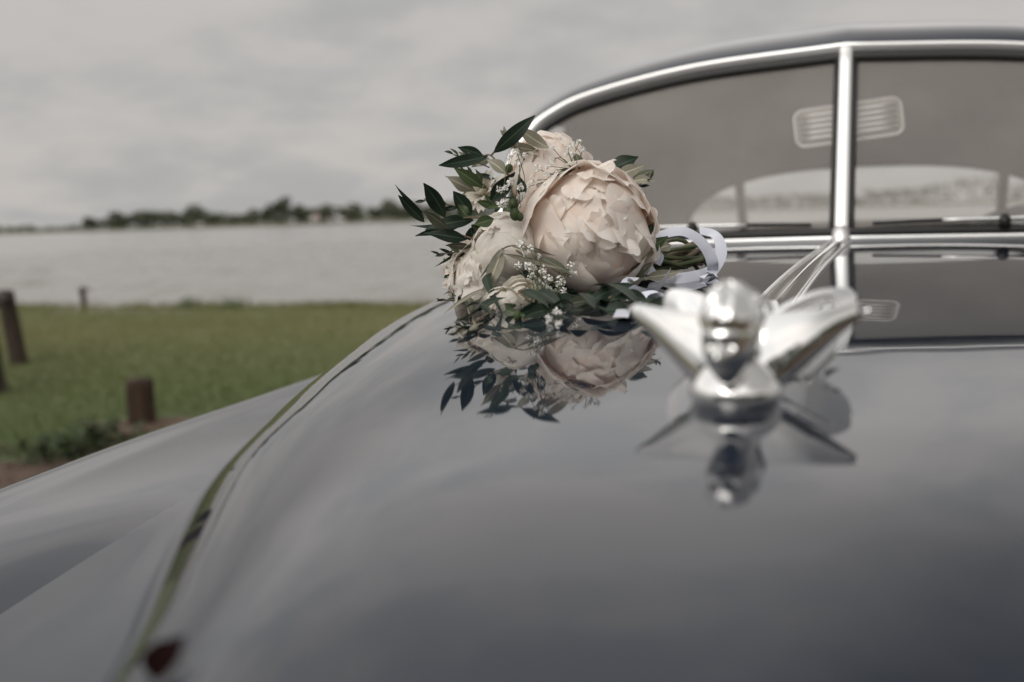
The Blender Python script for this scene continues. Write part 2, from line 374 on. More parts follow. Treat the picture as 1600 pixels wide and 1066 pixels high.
# thing trees on the far shore: photograph column, crown top row, half width in pixels
far = [(142, 343, 14), (176, 338, 20), (216, 335, 22), (262, 333, 24), (300, 331, 22), (343, 336, 15), (388, 334, 18),
       (420, 328, 14), (437, 314, 15), (474, 325, 15), (502, 327, 13), (552, 320, 18), (585, 330, 12), (610, 321, 17), (640, 319, 20), (684, 318, 20), (730, 316, 24)]
words = ['first', 'second', 'third', 'fourth', 'fifth', 'sixth', 'seventh', 'eighth', None, 'tenth', 'eleventh', 'twelfth', 'thirteenth', 'fourteenth', 'fifteenth', 'sixteenth', 'seventeenth']
PXM = 700 / F
for k, (px, py, hw) in enumerate(far):
    p = ray(px, 350, 712); base = 1.3
    hz = 362 - .031 * px
    top = (hz - py) * PXM + H + 1.0
    r = hw * PXM * 1.15
    t = empty('far_tree', (p.x, p.y + RNG.uniform(-6, 10), base))
    v, f = leafcloud((0, 0, (top - base) * .54), (r, r, (top - base) * .46), 900, 1.0, RNG)
    c = MB().add(v, f).build('crown', FARLEAF, t, smooth=False)
    MB().tube([(0, 0, -1), (0, .1, (top - base) * .3), (.2, 0, (top - base) * .7)], [.45, .35, .12], 7).build('trunk', POST2, t)
    lab = 'tallest tree rising above the far shore wood' if words[k] is None else words[k] + ' rounded tree from the left end of the far shore wood'
    tag(t, lab, 'tree', 'trees along the far shore')
# the continuous low wood, and hedges running on to both sides
v = []; f = []
for x in np.arange(-900, 1500, 3.0):
    px = 800 + x / FS * F
    hh = 3.0 if px < 128 else 7.0 + 1.8 * math.sin(x * .05) + 1.3 * math.sin(x * .11 + 2)
    if px > 1000: hh = 8.5 + 4 * math.sin(x * .02) + 2.0 * math.sin(x * .063 + 2) + (6 if 1370 < px < 1560 else 0)
    if px < 128 and math.sin(x * .07) + math.sin(x * .031) < -1.1: hh = 1.2
    for q in range(24 if hh > 4 else 12):
        p = np.array((x + RNG.uniform(-2.5, 2.5), shore(x) + 16 + RNG.uniform(-7, 9), 1.0 + hh * RNG.uniform(0, 1) ** .8))
        a = RNG.normal(size=3); a /= np.linalg.norm(a); b = np.cross(a, RNG.normal(size=3)); b /= np.linalg.norm(b); s = 1.25 * RNG.uniform(.6, 1.5); o_ = len(v)
        v += [p - a * s, p + b * s * .7, p + a * s, p - b * s * .7]; f.append((o_, o_ + 1, o_ + 2, o_ + 3))
o = MB().add(v, f).build('far_wood', FARLEAF, smooth=False); tag(o, 'dark low belt of wood along the far shore of the lake', 'wood', kind='stuff')
# hedge behind the place the picture is taken from, mirrored in the chrome
v, f = [], []
for q in range(7000):
    x = RNG.uniform(-26, 26); hh = 4.2 + .8 * math.sin(x * .7) + .5 * math.sin(x * 1.9 + 1)
    p = np.array((x, -10.5 + RNG.normal() * .7 + .03 * x, hh * RNG.uniform(0, 1) ** .8)); a = RNG.normal(size=3); a /= np.linalg.norm(a); b_ = np.cross(a, RNG.normal(size=3)); b_ /= np.linalg.norm(b_); s = .3 * RNG.uniform(.6, 1.4); o_ = len(v)
    v += [p - a * s, p + b_ * s * .6, p + a * s, p - b_ * s * .6]; f.append((o_, o_ + 1, o_ + 2, o_ + 3))
o = MB().add(v, f).build('hedge', FARLEAF, smooth=False); tag(o, 'green hedge across the track in front of the car, seen mirrored in the chrome', 'hedge', kind='stuff')
p = ray(494, 345, 690); t = empty('far_hut', (p.x, p.y, .9)); tag(t, 'small pale hut at the waterline of the far shore', 'hut')
MB().box((0, 0, 2.2), (2.1, 2.5, 2.2)).build('wall', HUT, t, smooth=False)
MB().add([(-2.5, -2.9, 4.4), (2.5, -2.9, 4.4), (2.5, 2.9, 4.4), (-2.5, 2.9, 4.4), (0, -2.9, 6.4), (0, 2.9, 6.4)], [(0, 1, 4), (2, 3, 5), (1, 2, 5, 4), (3, 0, 4, 5), (3, 2, 1, 0)]).build('roof', HUTROOF, t, smooth=False)
MB().box((0, -2.53, 1.4), (.5, .04, 1.4)).build('door', POST2, t, smooth=False)

# ------------------------------------------------------------------ posts, stump, weeds, grass
def log_post(name, base, top, r, mat, parent=None, seed=0, sides=14, chip=.06):
    rng = np.random.default_rng(seed); rings = []
    b = np.array(base, float); t_ = np.array(top, float); off = rng.normal(size=sides) * chip * r
    for k in np.linspace(0, 1, 9):
        c = b + (t_ - b) * k
        rings.append([(c[0] + (r + off[j] + rng.normal() * .02 * r) * math.cos(2 * math.pi * j / sides), c[1] + (r + off[j] + rng.normal() * .02 * r) * math.sin(2 * math.pi * j / sides), c[2]) for j in range(sides)])
    topz = [[(t_[0] + (r * q + off[j]*q) * math.cos(2 * math.pi * j / sides), t_[1] + (r * q + off[j]*q) * math.sin(2 * math.pi * j / sides), t_[2] + .012 * (1 - q) + rng.normal() * .004) for j in range(sides)] for q in (.93, .5, .02)]
    return MB().grid(rings + topz, wv=True, flip=True).build(name, mat, parent)
st = empty('wooden_stump', (sx, sy, 0)); tag(st, 'short thick brown wooden stump post standing alone in bare earth', 'post')
log_post('log', (0, 0, -.1), (.0, .0, .300), .082, POST, st, 3)
log_post('end_grain', (0, 0, .292), (0, 0, .307), .070, POST2, st, 4)
fp = ground_pt(31, 572); fq = ground_pt(-3, 616)
fn = empty('rail_fence', (fp.x, fp.y, 0)); tag(fn, 'low dark timber fence with leaning posts and one top rail at left edge', 'fence')
dx_, dy_ = fq.x - fp.x, fq.y - fp.y
log_post('post', (.01, 0, -.1), (-.088, 0, .70), .074, POST2, fn, 11)
log_post('post', (dx_, dy_, -.1), (dx_ - .07, dy_, .69), .074, POST2, fn, 12)
log_post('post', (-2.2, -.1, -.1), (-2.25, -.1, .69), .062, POST2, fn, 13)
MB().tube([(-.09, -.02, .655), (dx_ * .5 - .09, dy_ * .5, .64), (dx_ - .07, dy_ - .05, .63)], [.046, .05, .046], 9).build('rail', POST2, fn)
MB().tube([(-2.4, -.1, .62), (-1.1, -.05, .63), (-.10, .0, .645)], [.045, .05, .042], 9).build('rail', POST2, fn)
p = ground_pt(133, 479, -.1); t = empty('mooring_stake', (p.x, p.y, -.3)); tag(t, 'thin weathered stake standing at the water edge left of centre', 'post')
log_post('stake', (0, 0, -.2), (-.03, 0, .54), .05, POST, t, 21, 9)
MB().tube([(-.1, 0, .46), (.0, -.05, .49), (.14, 0, .5)], .018, 6).build('crosspiece', POST2, t)

def blades(n, place, hmin, hmax, w, rng, lean=.5):
    xy = place(n); n = len(xy); ang = rng.uniform(0, 2 * np.pi, n); hh = rng.uniform(hmin, hmax, n); ww = w * rng.uniform(.7, 1.3, n)
    dx = np.cos(ang); dy = np.sin(ang); la = rng.uniform(0, 2 * np.pi, n); ll = hh * lean * rng.uniform(.2, 1, n)
    z0 = xy[:, 2] if xy.shape[1] > 2 else np.zeros(n)
    v = np.zeros((n, 5, 3))
    v[:, 0] = np.stack([xy[:, 0] - dx * ww, xy[:, 1] - dy * ww, z0], -1); v[:, 1] = np.stack([xy[:, 0] + dx * ww, xy[:, 1] + dy * ww, z0], -1)
    mx = xy[:, 0] + np.cos(la) * ll * .35; my = xy[:, 1] + np.sin(la) * ll * .35
    v[:, 2] = np.stack([mx + dx * ww * .8, my + dy * ww * .8, z0 + hh * .6], -1); v[:, 3] = np.stack([mx - dx * ww * .8, my - dy * ww * .8, z0 + hh * .6], -1)
    v[:, 4] = np.stack([xy[:, 0] + np.cos(la) * ll, xy[:, 1] + np.sin(la) * ll, z0 + hh], -1)
    o = np.arange(n)[:, None] * 5
    q = (o + np.array([0, 1, 2, 3])).tolist(); tr = (o + np.array([3, 2, 4])).tolist()
    return v.reshape(-1, 3).tolist(), [tuple(a) for a in q] + [tuple(a) for a in tr]
def lawn_place(n):
    y = RNG.uniform(5.2, 19, n * 2) ** 1.0; x = RNG.uniform(-1, 1, n * 2) * 1.0
    x = (-.56 + .60 * RNG.uniform(0, 1, n * 2)) * y + .4
    ee = np.array([earth_edge(q) for q in x]); ok = (y > ee - .05 + RNG.exponential(.12, len(y))) & (y < bank_y(x) + .25) & (((x - sx) / .5) ** 2 + ((y - sy) / .4) ** 2 > RNG.uniform(.35, 1.2, len(y)))
    x, y = x[ok], y[ok]; return np.stack([x, y, .02 * np.sin(x * .9) * np.sin(y * .7) - .005], -1)[:n]
v, f = blades(110000, lawn_place, .018, .05, .0045, RNG)
o = MB(); o.v = [tuple(q) for q in v]; o.f = f; o = o.build('lawn_grass', BLADE, smooth=False); tag(o, 'short mown green grass of the lawn between track and lake', 'grass', kind='stuff')
def edge_place(n):
    k = 46; c = RNG.uniform(-12, 3, k); i = RNG.integers(0, k, n); x = c[i] + RNG.normal(size=n) * .22; y = bank_y(x) + RNG.normal(size=n) * .1
    return np.stack([x, y, np.full(n, -.04)], -1)
v, f = blades(5000, edge_place, .05, .17, .006, RNG, .7)
o = MB(); o.v = [tuple(q) for q in v]; o.f = f; o = o.build('bank_grass', BLADE, smooth=False); tag(o, 'taller ragged grass fringe along the bank of the lake', 'grass', kind='stuff')
for k, (px, py, lab) in enumerate([(296, 478, 'small dry grass tuft on the bank nearest the water edge stake'), (372, 479, 'thin dry grass tuft alone on the middle of the bank'), (548, 481, 'low dry grass tuft on the bank close to the car hood')]):
    p = ray(px, py, 17.4); t = empty('grass_tuft', (p.x, bank_y(p.x) - .05, -.03)); tag(t, lab, 'grass tuft', 'tufts on the bank')
    v, f = blades(130, lambda n: np.concatenate([RNG.normal(size=(n, 2)) * (.11, .04), np.zeros((n, 1))], 1), .06, .26 if k < 2 else .14, .005, RNG, .8)
    MB().add(v, f).build('blades', BLADE, t, smooth=False)['kind'] = 'stuff'
def leafgrid(p0, p1, width, normal, bend=.12, fold=.18, nu=9, nv=5, shape=.9, twist=0., curl=0.):
    """lens shaped leaf from p0 to p1; normal gives the upper side"""
    p0 = np.array(tuple(p0)); p1 = np.array(tuple(p1)); ax = p1 - p0; L = np.linalg.norm(ax); ax /= L
    n = np.array(tuple(normal), float); n -= ax * (n @ ax); n /= np.linalg.norm(n) + 1e-9; sd = np.cross(ax, n)
    G = []
    for u in np.linspace(0, 1, nu):
        w = width * .5 * (math.sin(math.pi * min(1, max(0, u)) ** .85)) ** shape if 0 < u < 1 else width * .03
        c = p0 + ax * L * u + n * L * (bend * 4 * u * (1 - u) - curl * u ** 3)
        tw = twist * (u - .5); s2 = sd * math.cos(tw) + n * math.sin(tw); n2 = n * math.cos(tw) - sd * math.sin(tw)
        G.append([c + s2 * w * q + n2 * (fold * w * abs(q) ** 1.4) for q in np.linspace(-1, 1, nv)])
    return G
for k, (px, py, lab) in enumerate([(65, 722, 'leafy weed clump at the earth edge, leftmost of the row'), (108, 716, 'leafy weed clump second from the left along the earth edge'), (140, 706, 'dark broad weed clump in the middle of the earth edge'), (168, 693, 'leafy weed clump at the earth edge closest to the stump')]):
    d = H * F / (py - (362 - .031 * px)); p = ray(px, py, d * .993)
    t = empty('weed_plant', (p.x, p.y, .0)); tag(t, lab, 'weed', 'weeds along the earth edge'); mb = MB()
    for q in range(46):
        a = RNG.uniform(0, 6.28); r = RNG.uniform(.0, .17); z = RNG.uniform(.02, .13); L = RNG.uniform(.05, .1)
        b0 = np.array((r * math.cos(a), r * math.sin(a), z)); a2 = a + RNG.normal() * .7
        b1 = b0 + L * np.array((math.cos(a2), math.sin(a2), RNG.uniform(-.3, .8)))
        mb.grid(leafgrid(b0, b1, L * .55, (0, 0, 1), nu=6, nv=3))
    mb.build('leaves', WEED, t)['kind'] = 'stuff'
# fallen brown leaves on the earth track edge
v = MB()
for q in range(500):
    x = RNG.uniform(-3.6, -.8); y = earth_edge(x) - abs(RNG.normal()) * .5 + .12; a = RNG.uniform(0, 6.28); L = RNG.uniform(.03, .07)
    b0 = np.array((x, y, .055 + RNG.uniform(0, .015))); v.grid(leafgrid(b0, b0 + L * np.array((math.cos(a), math.sin(a), RNG.uniform(-.1, .3))), L * .55, (RNG.normal() * .3, RNG.normal() * .3, 1), nu=5, nv=3))
o = v.build('fallen_leaves', POST); tag(o, 'scattered brown fallen leaves along the edge of the earth track', 'leaves', kind='stuff')

# ------------------------------------------------------------------ the car (local: x right, y rearwards from the windshield base, z up)
TH = math.radians(18.7)
CAR = empty('vintage_car', (.556, 1.91, 0), -TH)
tag(CAR, 'glossy dark navy vintage car with long rounded hood and split windshield', 'car')
CARM = Matrix.Translation((.556, 1.91, 0)) @ Matrix.Rotation(-TH, 4, 'Z'); CARI = CARM.inverted()
HT = [-.3, 0, .5, 1.0, 1.25, 1.4, 1.5, 1.6, 1.7, 1.8, 1.88, 1.93]
TM = 1.93
HZ = [-.078, -.064, -.062, -.070, -.080, -.089, -.096, -.1055, -.126, -.170, -.245, -.33]
HW = [.70, .69, .648, .503, .417, .360, .310, .258, .215, .170, .136, .11]
HP = [3.1, 3.1, 3.05, 3.0, 2.95, 2.9, 2.85, 2.75, 2.6, 2.4, 2.3, 2.2]
HB = -.31
SW = .14                      # sweep of the two windshield panes
def hood_section(t, f):
    zc = herm(HT, HZ, t); wm = herm(HT, HW, t); p = herm(HT, HP, t)
    return wm * np.sin(f) ** (2 / p), H + HB + (zc - HB) * np.abs(np.cos(f)) ** (2 / p)
def hood_z(x, t):
    zc = float(herm(HT, HZ, t)); wm = float(herm(HT, HW, t)); p = float(herm(HT, HP, t))
    return H + HB + (zc - HB) * max(0, 1 - (abs(x) / wm) ** p) ** (1 / p)
def hood_world(px, py, lift=0.0):
    """where the view ray through a photograph pixel meets the hood"""
    o = CARI @ Vector((0, 0, H)); e = CARI @ ray(px, py, 1.0); dv = e - o
    lo, hi = .25, 2.2; prev = lo
    for d in np.linspace(lo, hi, 800):
        q = o + dv * d
        if -q.y < TM - .01 and -q.y > -.1 and abs(q.x) < .8 and q.z < hood_z(q.x, -q.y) + lift: return CARM @ q
    return CARM @ (o + dv * 1.2)
nt, nf = 200, 72
ff = np.concatenate([-np.linspace(np.pi / 2, 0, nf)[:-1], np.linspace(0, np.pi / 2, nf)])
k = np.linspace(0, 1, nt)[:, None]
t0 = -SW * .69 * np.abs(np.sin(ff)) ** (2 / 3) - .03
tt = t0[None, :] + (TM - t0[None, :]) * k
hx, hz_ = hood_section(tt, np.abs(ff)[None, :]); hx = hx * np.sign(ff)[None, :]
hood = link('hood', grid('hood', np.stack([hx, -tt, hz_], -1), flip=True), PAINT, CAR)
# chrome moulding along the middle of the hood
mb = MB(); rows = []
for t in np.linspace(-.02, 1.22, 90):
    w = .0135 * min(1, (1.24 - t) / .12) ** .5 * (1 if t > .05 else .8); z = hood_z(0, t)
    rows.append([(q * w, -t, z - .002 + .0105 * (1 - abs(q) ** 2.5) * min(1, (1.25 - t) / .1)) for q in np.linspace(-1, 1, 13)])
mb.grid(rows, flip=True).build('hood_moulding', CHROME, CAR)
rows2 = MB()
for sgn in (-1, 1):
    rows2.tube([(sgn * .0155, -t, hood_z(.0155, t) + .001) for t in np.linspace(0, 1.18, 50)], .0016, 6)
rows2.build('moulding_edge', SATIN, CAR)

# front fenders, catwalks
FT = [-.25, 0, .5, .9, 1.1, 1.3, 1.5, 1.8, 1.95, 2.02]
FC = [.73, .715, .665, .575, .555, .565, .57, .56, .60, .66]        # inner crease half width
FCz = [-.27, -.265, -.258, -.252, -.260, -.291, -.325, -.43, -.57, -.67]
FK = [.80, .79, .77, .75, .745, .745, .745, .745, .745, .745]       # crown half width
FKz = [-.240, -.243, -.247, -.249, -.2565, -.270, -.292, -.37, -.49, -.65]
def fender(sgn):
    G = []
    for t in np.linspace(-.25, 2.02, 100):
        wc, zc, wk, zk = (float(herm(FT, a, t)) for a in (FC, FCz, FK, FKz))
        fr = max(0, (t - 1.6) / .42) ** 2 * .14
        prof = [(wc, zc), (wc + (wk - wc) * .35, zc + (zk - zc) * .62), (wk - .03, zk - .0025), (wk + .04, zk - .008), (.87 - fr * .5, zk - .075), (.915 - fr, zk - .2), (.92 - fr, -.62), (.90 - fr, -.80)]
        G.append(catmull(prof, 6))
    G = np.array(G); P = np.zeros(G.shape[:2] + (3,)); P[..., 0] = sgn * G[..., 0]; P[..., 1] = -np.linspace(-.25, 2.02, 100)[:, None]; P[..., 2] = H + G[..., 1]
    return grid('front_fender', P, flip=(sgn < 0))
def catwalk(sgn):
    G = []
    for t in np.linspace(.2, 1.9, 70):
        wm = float(herm(HT, HW, min(t, 1.9))); wc = float(herm(FT, FC, t)); zc = float(herm(FT, FCz, t))
        w0 = min(wm - .035, wc - .012)
        G.append([(sgn * w, -t, H + z) for w, z in catmull([(w0, zc + .012), (w0 + (wc - w0) * .3, zc + .007), (w0 + (wc - w0) * .7, zc + .0005), (wc, zc)], 6)])
    return grid('catwalk', G, flip=(sgn < 0))
for sgn in (-1, 1):
    link('front_fender', fender(sgn), PAINT, CAR); link('catwalk', catwalk(sgn), PAINT, CAR)
    hl = MB(); an = np.linspace(0, 2 * np.pi, 40, endpoint=False)
    hl.grid([[(sgn * .72 + r * math.cos(a), -1.985 - dy, .80 + r * math.sin(a)) for a in an] for r, dy in ((.115, -.05), (.115, .012), (.105, .024), (.095, .018))], wv=True)
    h_ = hl.build('headlight', CHROME, CAR)
    MB().grid([[(sgn * .72 + r * math.cos(a), -2.0 - .03 * (1 - (r / .097) ** 2), .80 + r * math.sin(a)) for a in an] for r in (.097, .08, .05, .02, .001)], wv=True).build('lens', LENS, h_)
# nose, grille, bumper
G = []
for x in np.linspace(-.62, .62, 40):
    a = abs(x) / .62; G.append([(x, -(1.80 + .12 * (1 - a * a) + .04 * v), .955 - .13 * a * a - .52 * v) for v in np.linspace(0, 1, 10)])
link('front_panel', grid('front_panel', G, flip=True), PAINT, CAR)
for q in range(7):
    z = .86 - q * .055; MB().tube([(x, -(1.91 + .085 * (1 - (x / .5) ** 2)), z) for x in np.linspace(-.42, .42, 15)], .012, 8).build('grille_bar', CHROME, CAR)
MB().tube([(x, -(2.12 + .14 * (1 - (x / .9) ** 2)), .5) for x in np.linspace(-.9, .9, 31)], .06, 12, ell=(.45, 1)).build('front_bumper', CHROME, CAR)

# windshield
ZB = 1.189
def wpt(w, z, dy=0.0): return (w, .2 * (z - ZB) / .34 + SW * abs(w) + dy, z)
HALF = [(.0, ZB), (.3, ZB - .003), (.53, ZB - .006), (.610, ZB + .004), (.640, 1.235), (.643, 1.30), (.633, 1.362), (.610, 1.410), (.565, 1.447), (.48, 1.480), (.276, 1.516), (0, 1.531)]
half = catmull(HALF, 8)
def inset(pts, d):
    p = np.array(pts); t = np.gradient(p, axis=0); t /= np.linalg.norm(t, axis=1)[:, None]
    n = np.stack([-t[:, 1], t[:, 0]], -1); q = p + n * d; q[:, 0] = np.maximum(q[:, 0], 0); q[0, 0] = q[-1, 0] = 0; return q
def ring(hf, dy): return [wpt(w, z, dy) for w, z in hf] + [wpt(-w, z, dy) for w, z in hf[::-1][1:-1]]
fr_ = MB().tube(ring(half, -.004), .0112, 14, closed=True, ell=(1, .42), up=(0, 1, .45)).build('windshield_frame', SATIN, CAR)
MB().tube(ring(inset(half, .016), .0), .0085, 8, closed=True, up=(0, 1, .4)).build('gasket', RUBBER, fr_)
for sgn in (-1, 1):
    hf = inset(half, .012)
    v = [wpt(sgn * w, z, .004) for w, z in hf[:-1]] + [wpt(0, hf[-1][1], .004)]
    f = list(range(len(v)))
    if sgn > 0: f = f[::1]
    else: f = f[::-1]
    g_ = MB().add(v, [tuple(f)]).build('windshield_pane', GLASS, CAR, smooth=False)
    # wiper lying along the foot of the pane
    wb = [wpt(sgn * w, ZB + .028 + .004 * math.sin(w * 9), -.008) for w in np.linspace(.05, .50, 16)]
    wp = MB().tube(wb, .0036, 6).build('wiper_blade', RUBBER, CAR)
    MB().tube([wpt(sgn * w, ZB + .030 + .002 * math.sin(w * 7), -.015) for w in np.linspace(.16, .34, 8)], .003, 6).build('arm', SATIN, wp)
    MB().tube([wpt(sgn * .255, ZB + .018, -.012), wpt(sgn * .255, ZB + .030, -.018), wpt(sgn * .255, ZB + .036, -.014)], [.009, .011, .006], 8).build('pivot', RUBBER, wp)
cb = MB().tube([(0, .2 * (z - ZB) / .34 - .006, z) for z in np.linspace(ZB - .004, 1.535, 12)], .0115, 14, ell=(1.0, .42), up=(0, 1, 0)).build('centre_bar', SATIN, CAR)
for sgn in (-1, 1):
    MB().tube([(sgn * .0155, .2 * (z - ZB) / .34 + .002, z) for z in np.linspace(ZB + .01, 1.517, 8)], .005, 6).build('gasket', RUBBER, cb)
MB().tube([(0, -.03, ZB - .004), (0, -.012, ZB + .006), (0, -.003, ZB + .022)], [.010, .016, .013], 10).build('centre_bar_foot', SATIN, CAR)

# roof shell
up_ = catmull([(.672, 1.175), (.660, 1.235), (.660, 1.30), (.650, 1.368), (.626, 1.421), (.576, 1.460), (.485, 1.494), (.278, 1.530), (0, 1.545)], 6)
arc = np.vstack([up_ * (-1, 1), up_[::-1][1:]])
SEC = [(0, 1.0, 1.545), (.02, 1.012, 1.560), (.06, 1.025, 1.577), (.12, 1.042, 1.594), (.25, 1.065, 1.618), (.32, 1.07, 1.625), (.5, 1.08, 1.634), (.8, 1.08, 1.632), (1.0, 1.07, 1.617), (1.2, 1.045, 1.585), (1.35, 1.0, 1.53), (1.46, .96, 1.475)]
def shell(ins, skip_front=0):
    P = []
    for kk, (dy, sw, zt) in enumerate(SEC):
        b = min(1, dy / 1.2); row = []
        for w, z in arc:
            z2 = 1.175 + (z - 1.175) * (zt - ins - 1.175) / .37
            y0 = .2 * (z - ZB) / .34 + SW * abs(w) + .006
            row.append((w * (sw - ins * 1.3), (y0 * (1 - b) + .30 * b) + dy + (ins if kk == 0 else 0), z2))
        P.append(row)
    n = len(arc); row = []; 
    for j in range(n):
        a = math.pi * (1 - j / (n - 1)); hw, hh = .60 + (0 if ins == 0 else .004), .247
        c, s_ = math.cos(a), math.sin(a); x = hw * abs(c) ** (2 / 2.6) * (1 if c > 0 else -1); z = 1.13 + hh * max(0, s_) ** (2 / 2.6)
        row.append((x, 1.80 + (1.377 - z) * .7 - ins, z))
    P.append([tuple(np.array(P[-1][j]) * .45 + np.array(row[j]) * .55 + np.array((0, .0, .012))) for j in range(n)])
    P.append(row); return np.array(P)
def shell_mesh(name, P, side=False, flip=False):
    fs = []; nv = P.shape[1]; sd = []
    for i in range(P.shape[0] - 1):
        for j in range(nv - 1):
            a, b, c, d = i * nv + j, (i + 1) * nv + j, (i + 1) * nv + j + 1, i * nv + j + 1
            cz = (P[i, j, 2] + P[i + 1, j + 1, 2]) / 2; cx = abs(P[i, j, 0] + P[i + 1, j + 1, 0]) / 2; 
            win = 3 < i < 6 and 1.2 < cz < 1.46 and cx > .6
            (sd if win else fs).append((a, b, c, d) if not flip else (d, c, b, a))
    me = mesh(name, P.reshape(-1, 3), fs); return me, sd
P = shell(0); me, sd = shell_mesh('roof', P); link('roof', me, PAINT, CAR)
for sgn in (-1, 1):
    for lo_, hi_ in ((4, 6),):
        nv = P.shape[1]; q = [f for f in sd if lo_ <= f[0] // nv < hi_ and P.reshape(-1, 3)[f[0]][0] * sgn > 0]
        if q:
            used = sorted({i for f in q for i in f}); mp = {i: k for k, i in enumerate(used)}
            MB().add([P.reshape(-1, 3)[i] * (.995, 1, 1) for i in used], [tuple(mp[i] for i in f) for f in q]).build('side_window', GLASS_R, CAR)
me, _ = shell_mesh('headliner', shell(.022), flip=True); link('headliner', me, LINER, CAR)
# rear window: three panes between two pillars
def rz(x): return 1.13 + .247 * max(0, 1 - (abs(x) / .60) ** 2.6) ** (1 / 2.6)
def ry(z): return 1.80 + (1.377 - z) * .7
for x0, x1 in ((-.598, -.415), (-.385, .385), (.415, .598)):
    G = [[(x, ry(1.09 + (rz(x) - 1.09) * v) - .004, 1.09 + (rz(x) - 1.09) * v) for v in np.linspace(0, 1, 6)] for x in np.linspace(x0, x1, 24)]
    link('rear_window_pane', grid('rear_window_pane', G), GLASS_R, CAR)
for x in (-.4, .4):
    MB().tube([(x, ry(z) - .01, z) for z in np.linspace(1.05, rz(x) + .01, 6)], .016, 8).build('rear_window_pillar', LINER, CAR)
MB().tube([(x, ry(rz(x)) - .012, rz(x) - .002) for x in np.concatenate([[-.5995, -.597, -.59], np.linspace(-.57, .57, 40), [.59, .597, .5995]])], .009, 8).build('rear_window_gasket', RUBBER, CAR)

# lower body
BY = np.linspace(.12, 3.05, 60)
def body_side(sgn, y0, y1, proud=0.0, z0=.36, z1=1.18, n=30):
    G = []
    for y in np.linspace(y0, y1, n):
        tp = 1 - max(0, (y - 1.6) / 1.6) ** 2 * .45; zt = min(z1, 1.18 - max(0, (y - 1.75)) * .18 - max(0, y - 2.4) ** 2 * .5)
        G.append([(sgn * ((w + proud) * tp), y, z0 + (zt - z0) * v) for v, w in zip(np.linspace(0, 1, 11), (.74, .785, .81, .825, .835, .838, .835, .825, .805, .775, .742))])
    return grid('body_side', G, flip=(sgn > 0))
for sgn in (-1, 1):
    link('body_side', body_side(sgn, .30, 3.1), PAINT, CAR)
    dr = link('door', body_side(sgn, .34, 1.28, .006, .42, 1.172, 16), PAINT, CAR)
    MB().tube([(sgn * .845, 1.10, .98), (sgn * .875, 1.12, .98), (sgn * .88, 1.20, .98)], .009, 8).build('handle', CHROME, dr)
G = []
for y in np.linspace(1.95, 3.1, 24):
    tp = .742 * (1 - max(0, (y - 1.6) / 1.6) ** 2 * .45); zt = 1.18 - (y - 1.75) * .18 - max(0, y - 2.4) ** 2 * .5
    G.append([(tp * a, y, zt + .055 * (1 - a * a) * (1 - (y - 1.95) / 1.3)) for a in np.linspace(-1, 1, 21)])
link('trunk_lid', grid('trunk_lid', G), PAINT, CAR)
MB().tube([(x, 3.16 + .08 * (1 - (x / .8) ** 2), .5) for x in np.linspace(-.8, .8, 21)], .06, 10, ell=(.45, 1)).build('rear_bumper', CHROME, CAR)
for sgn in (-1, 1):
    for yy in (-1.46, 1.95):
        an = np.linspace(0, 2 * np.pi, 40, endpoint=False)
        w_ = MB().grid([[(sgn * (.78 + x_), yy + r * math.cos(a), .35 + r * math.sin(a)) for a in an] for r, x_ in ((.2, -.09), (.33, -.095), (.35, -.06), (.352, .04), (.335, .075), (.215, .08), (.2, .05))], wv=True).build('wheel', TYRE, CAR)
        MB().grid([[(sgn * (.78 + x_), yy + r * math.cos(a), .35 + r * math.sin(a)) for a in an] for r, x_ in ((.21, .06), (.2, .075), (.13, .065), (.12, .085), (.06, .10), (.002, .105))], wv=True).build('hubcap', CHROME, w_)
G = [[(x, y, .38) for y in (-1.7, 0, 3.0)] for x in (-.72, 0, .72)]
link('floor_pan', grid('floor_pan', G), RUBBER, CAR)
# firewall, dash, seats, mirror
G = []
for x in np.linspace(-.66, .66, 40):
    y0 = SW * abs(x) + .012
    G.append([(x, y0 + dy, z) for dy, z in ((0, 1.182), (.06, 1.186), (.14, 1.180), (.20, 1.165), (.225, 1.135), (.22, 1.0), (.20, .8), (.1, .42))])
link('dashboard', grid('dashboard', G), DASH, CAR)
def bench(yb, ztop, name):
    b = MB().box((0, yb, .64), (.60, .30, .09)).build('seat_cushion', SEAT, CAR, smooth=False); bev(b, .05, 4)
    m_ = Matrix.Rotation(math.radians(-14), 3, 'X')
    b = MB().box((0, yb + .36, (ztop + .62) / 2), (.61, .075, (ztop - .60) / 2), m_).build('seat_back', SEAT, CAR, smooth=False); bev(b, .05, 4)
bench(.75, 1.10, 'front'); bench(1.55, 1.08, 'rear')
sw = MB(); c0 = Vector((.36, .50, 1.06)); an = np.linspace(0, 2 * np.pi, 36, endpoint=False)
sw.tube([(c0.x + .20 * math.cos(a), c0.y + .10 * math.sin(a), c0.z + .17 * math.sin(a)) for a in an], .011, 8, closed=True)
sw.tube([(c0.x - .2, c0.y, c0.z), (c0.x, c0.y + .02, c0.z), (c0.x + .2, c0.y, c0.z)], .009, 6)
sw.tube([c0, (c0.x, c0.y - .22, c0.z - .16)], .02, 8); sw.build('steering_wheel', DASH, CAR)
mi = empty('mirror_frame', (.004, .185, 1.397), 0, None); mi.parent = CAR
mi.rotation_euler = (math.radians(-12), math.radians(-5.5), math.radians(4))
mi.name = 'rear_view_mirror'
def rrect(w, h, r, n=6):
    o_ = []
    for cx, cz, a0 in ((w - r, h - r, 0), (-w + r, h - r, 90), (-w + r, -h + r, 180), (w - r, -h + r, 270)):
        for q in range(n + 1):
            a = math.radians(a0 + 90 * q / n); o_.append((cx + r * math.cos(a), cz + r * math.sin(a)))
    return o_
rr = rrect(.093, .034, .016)
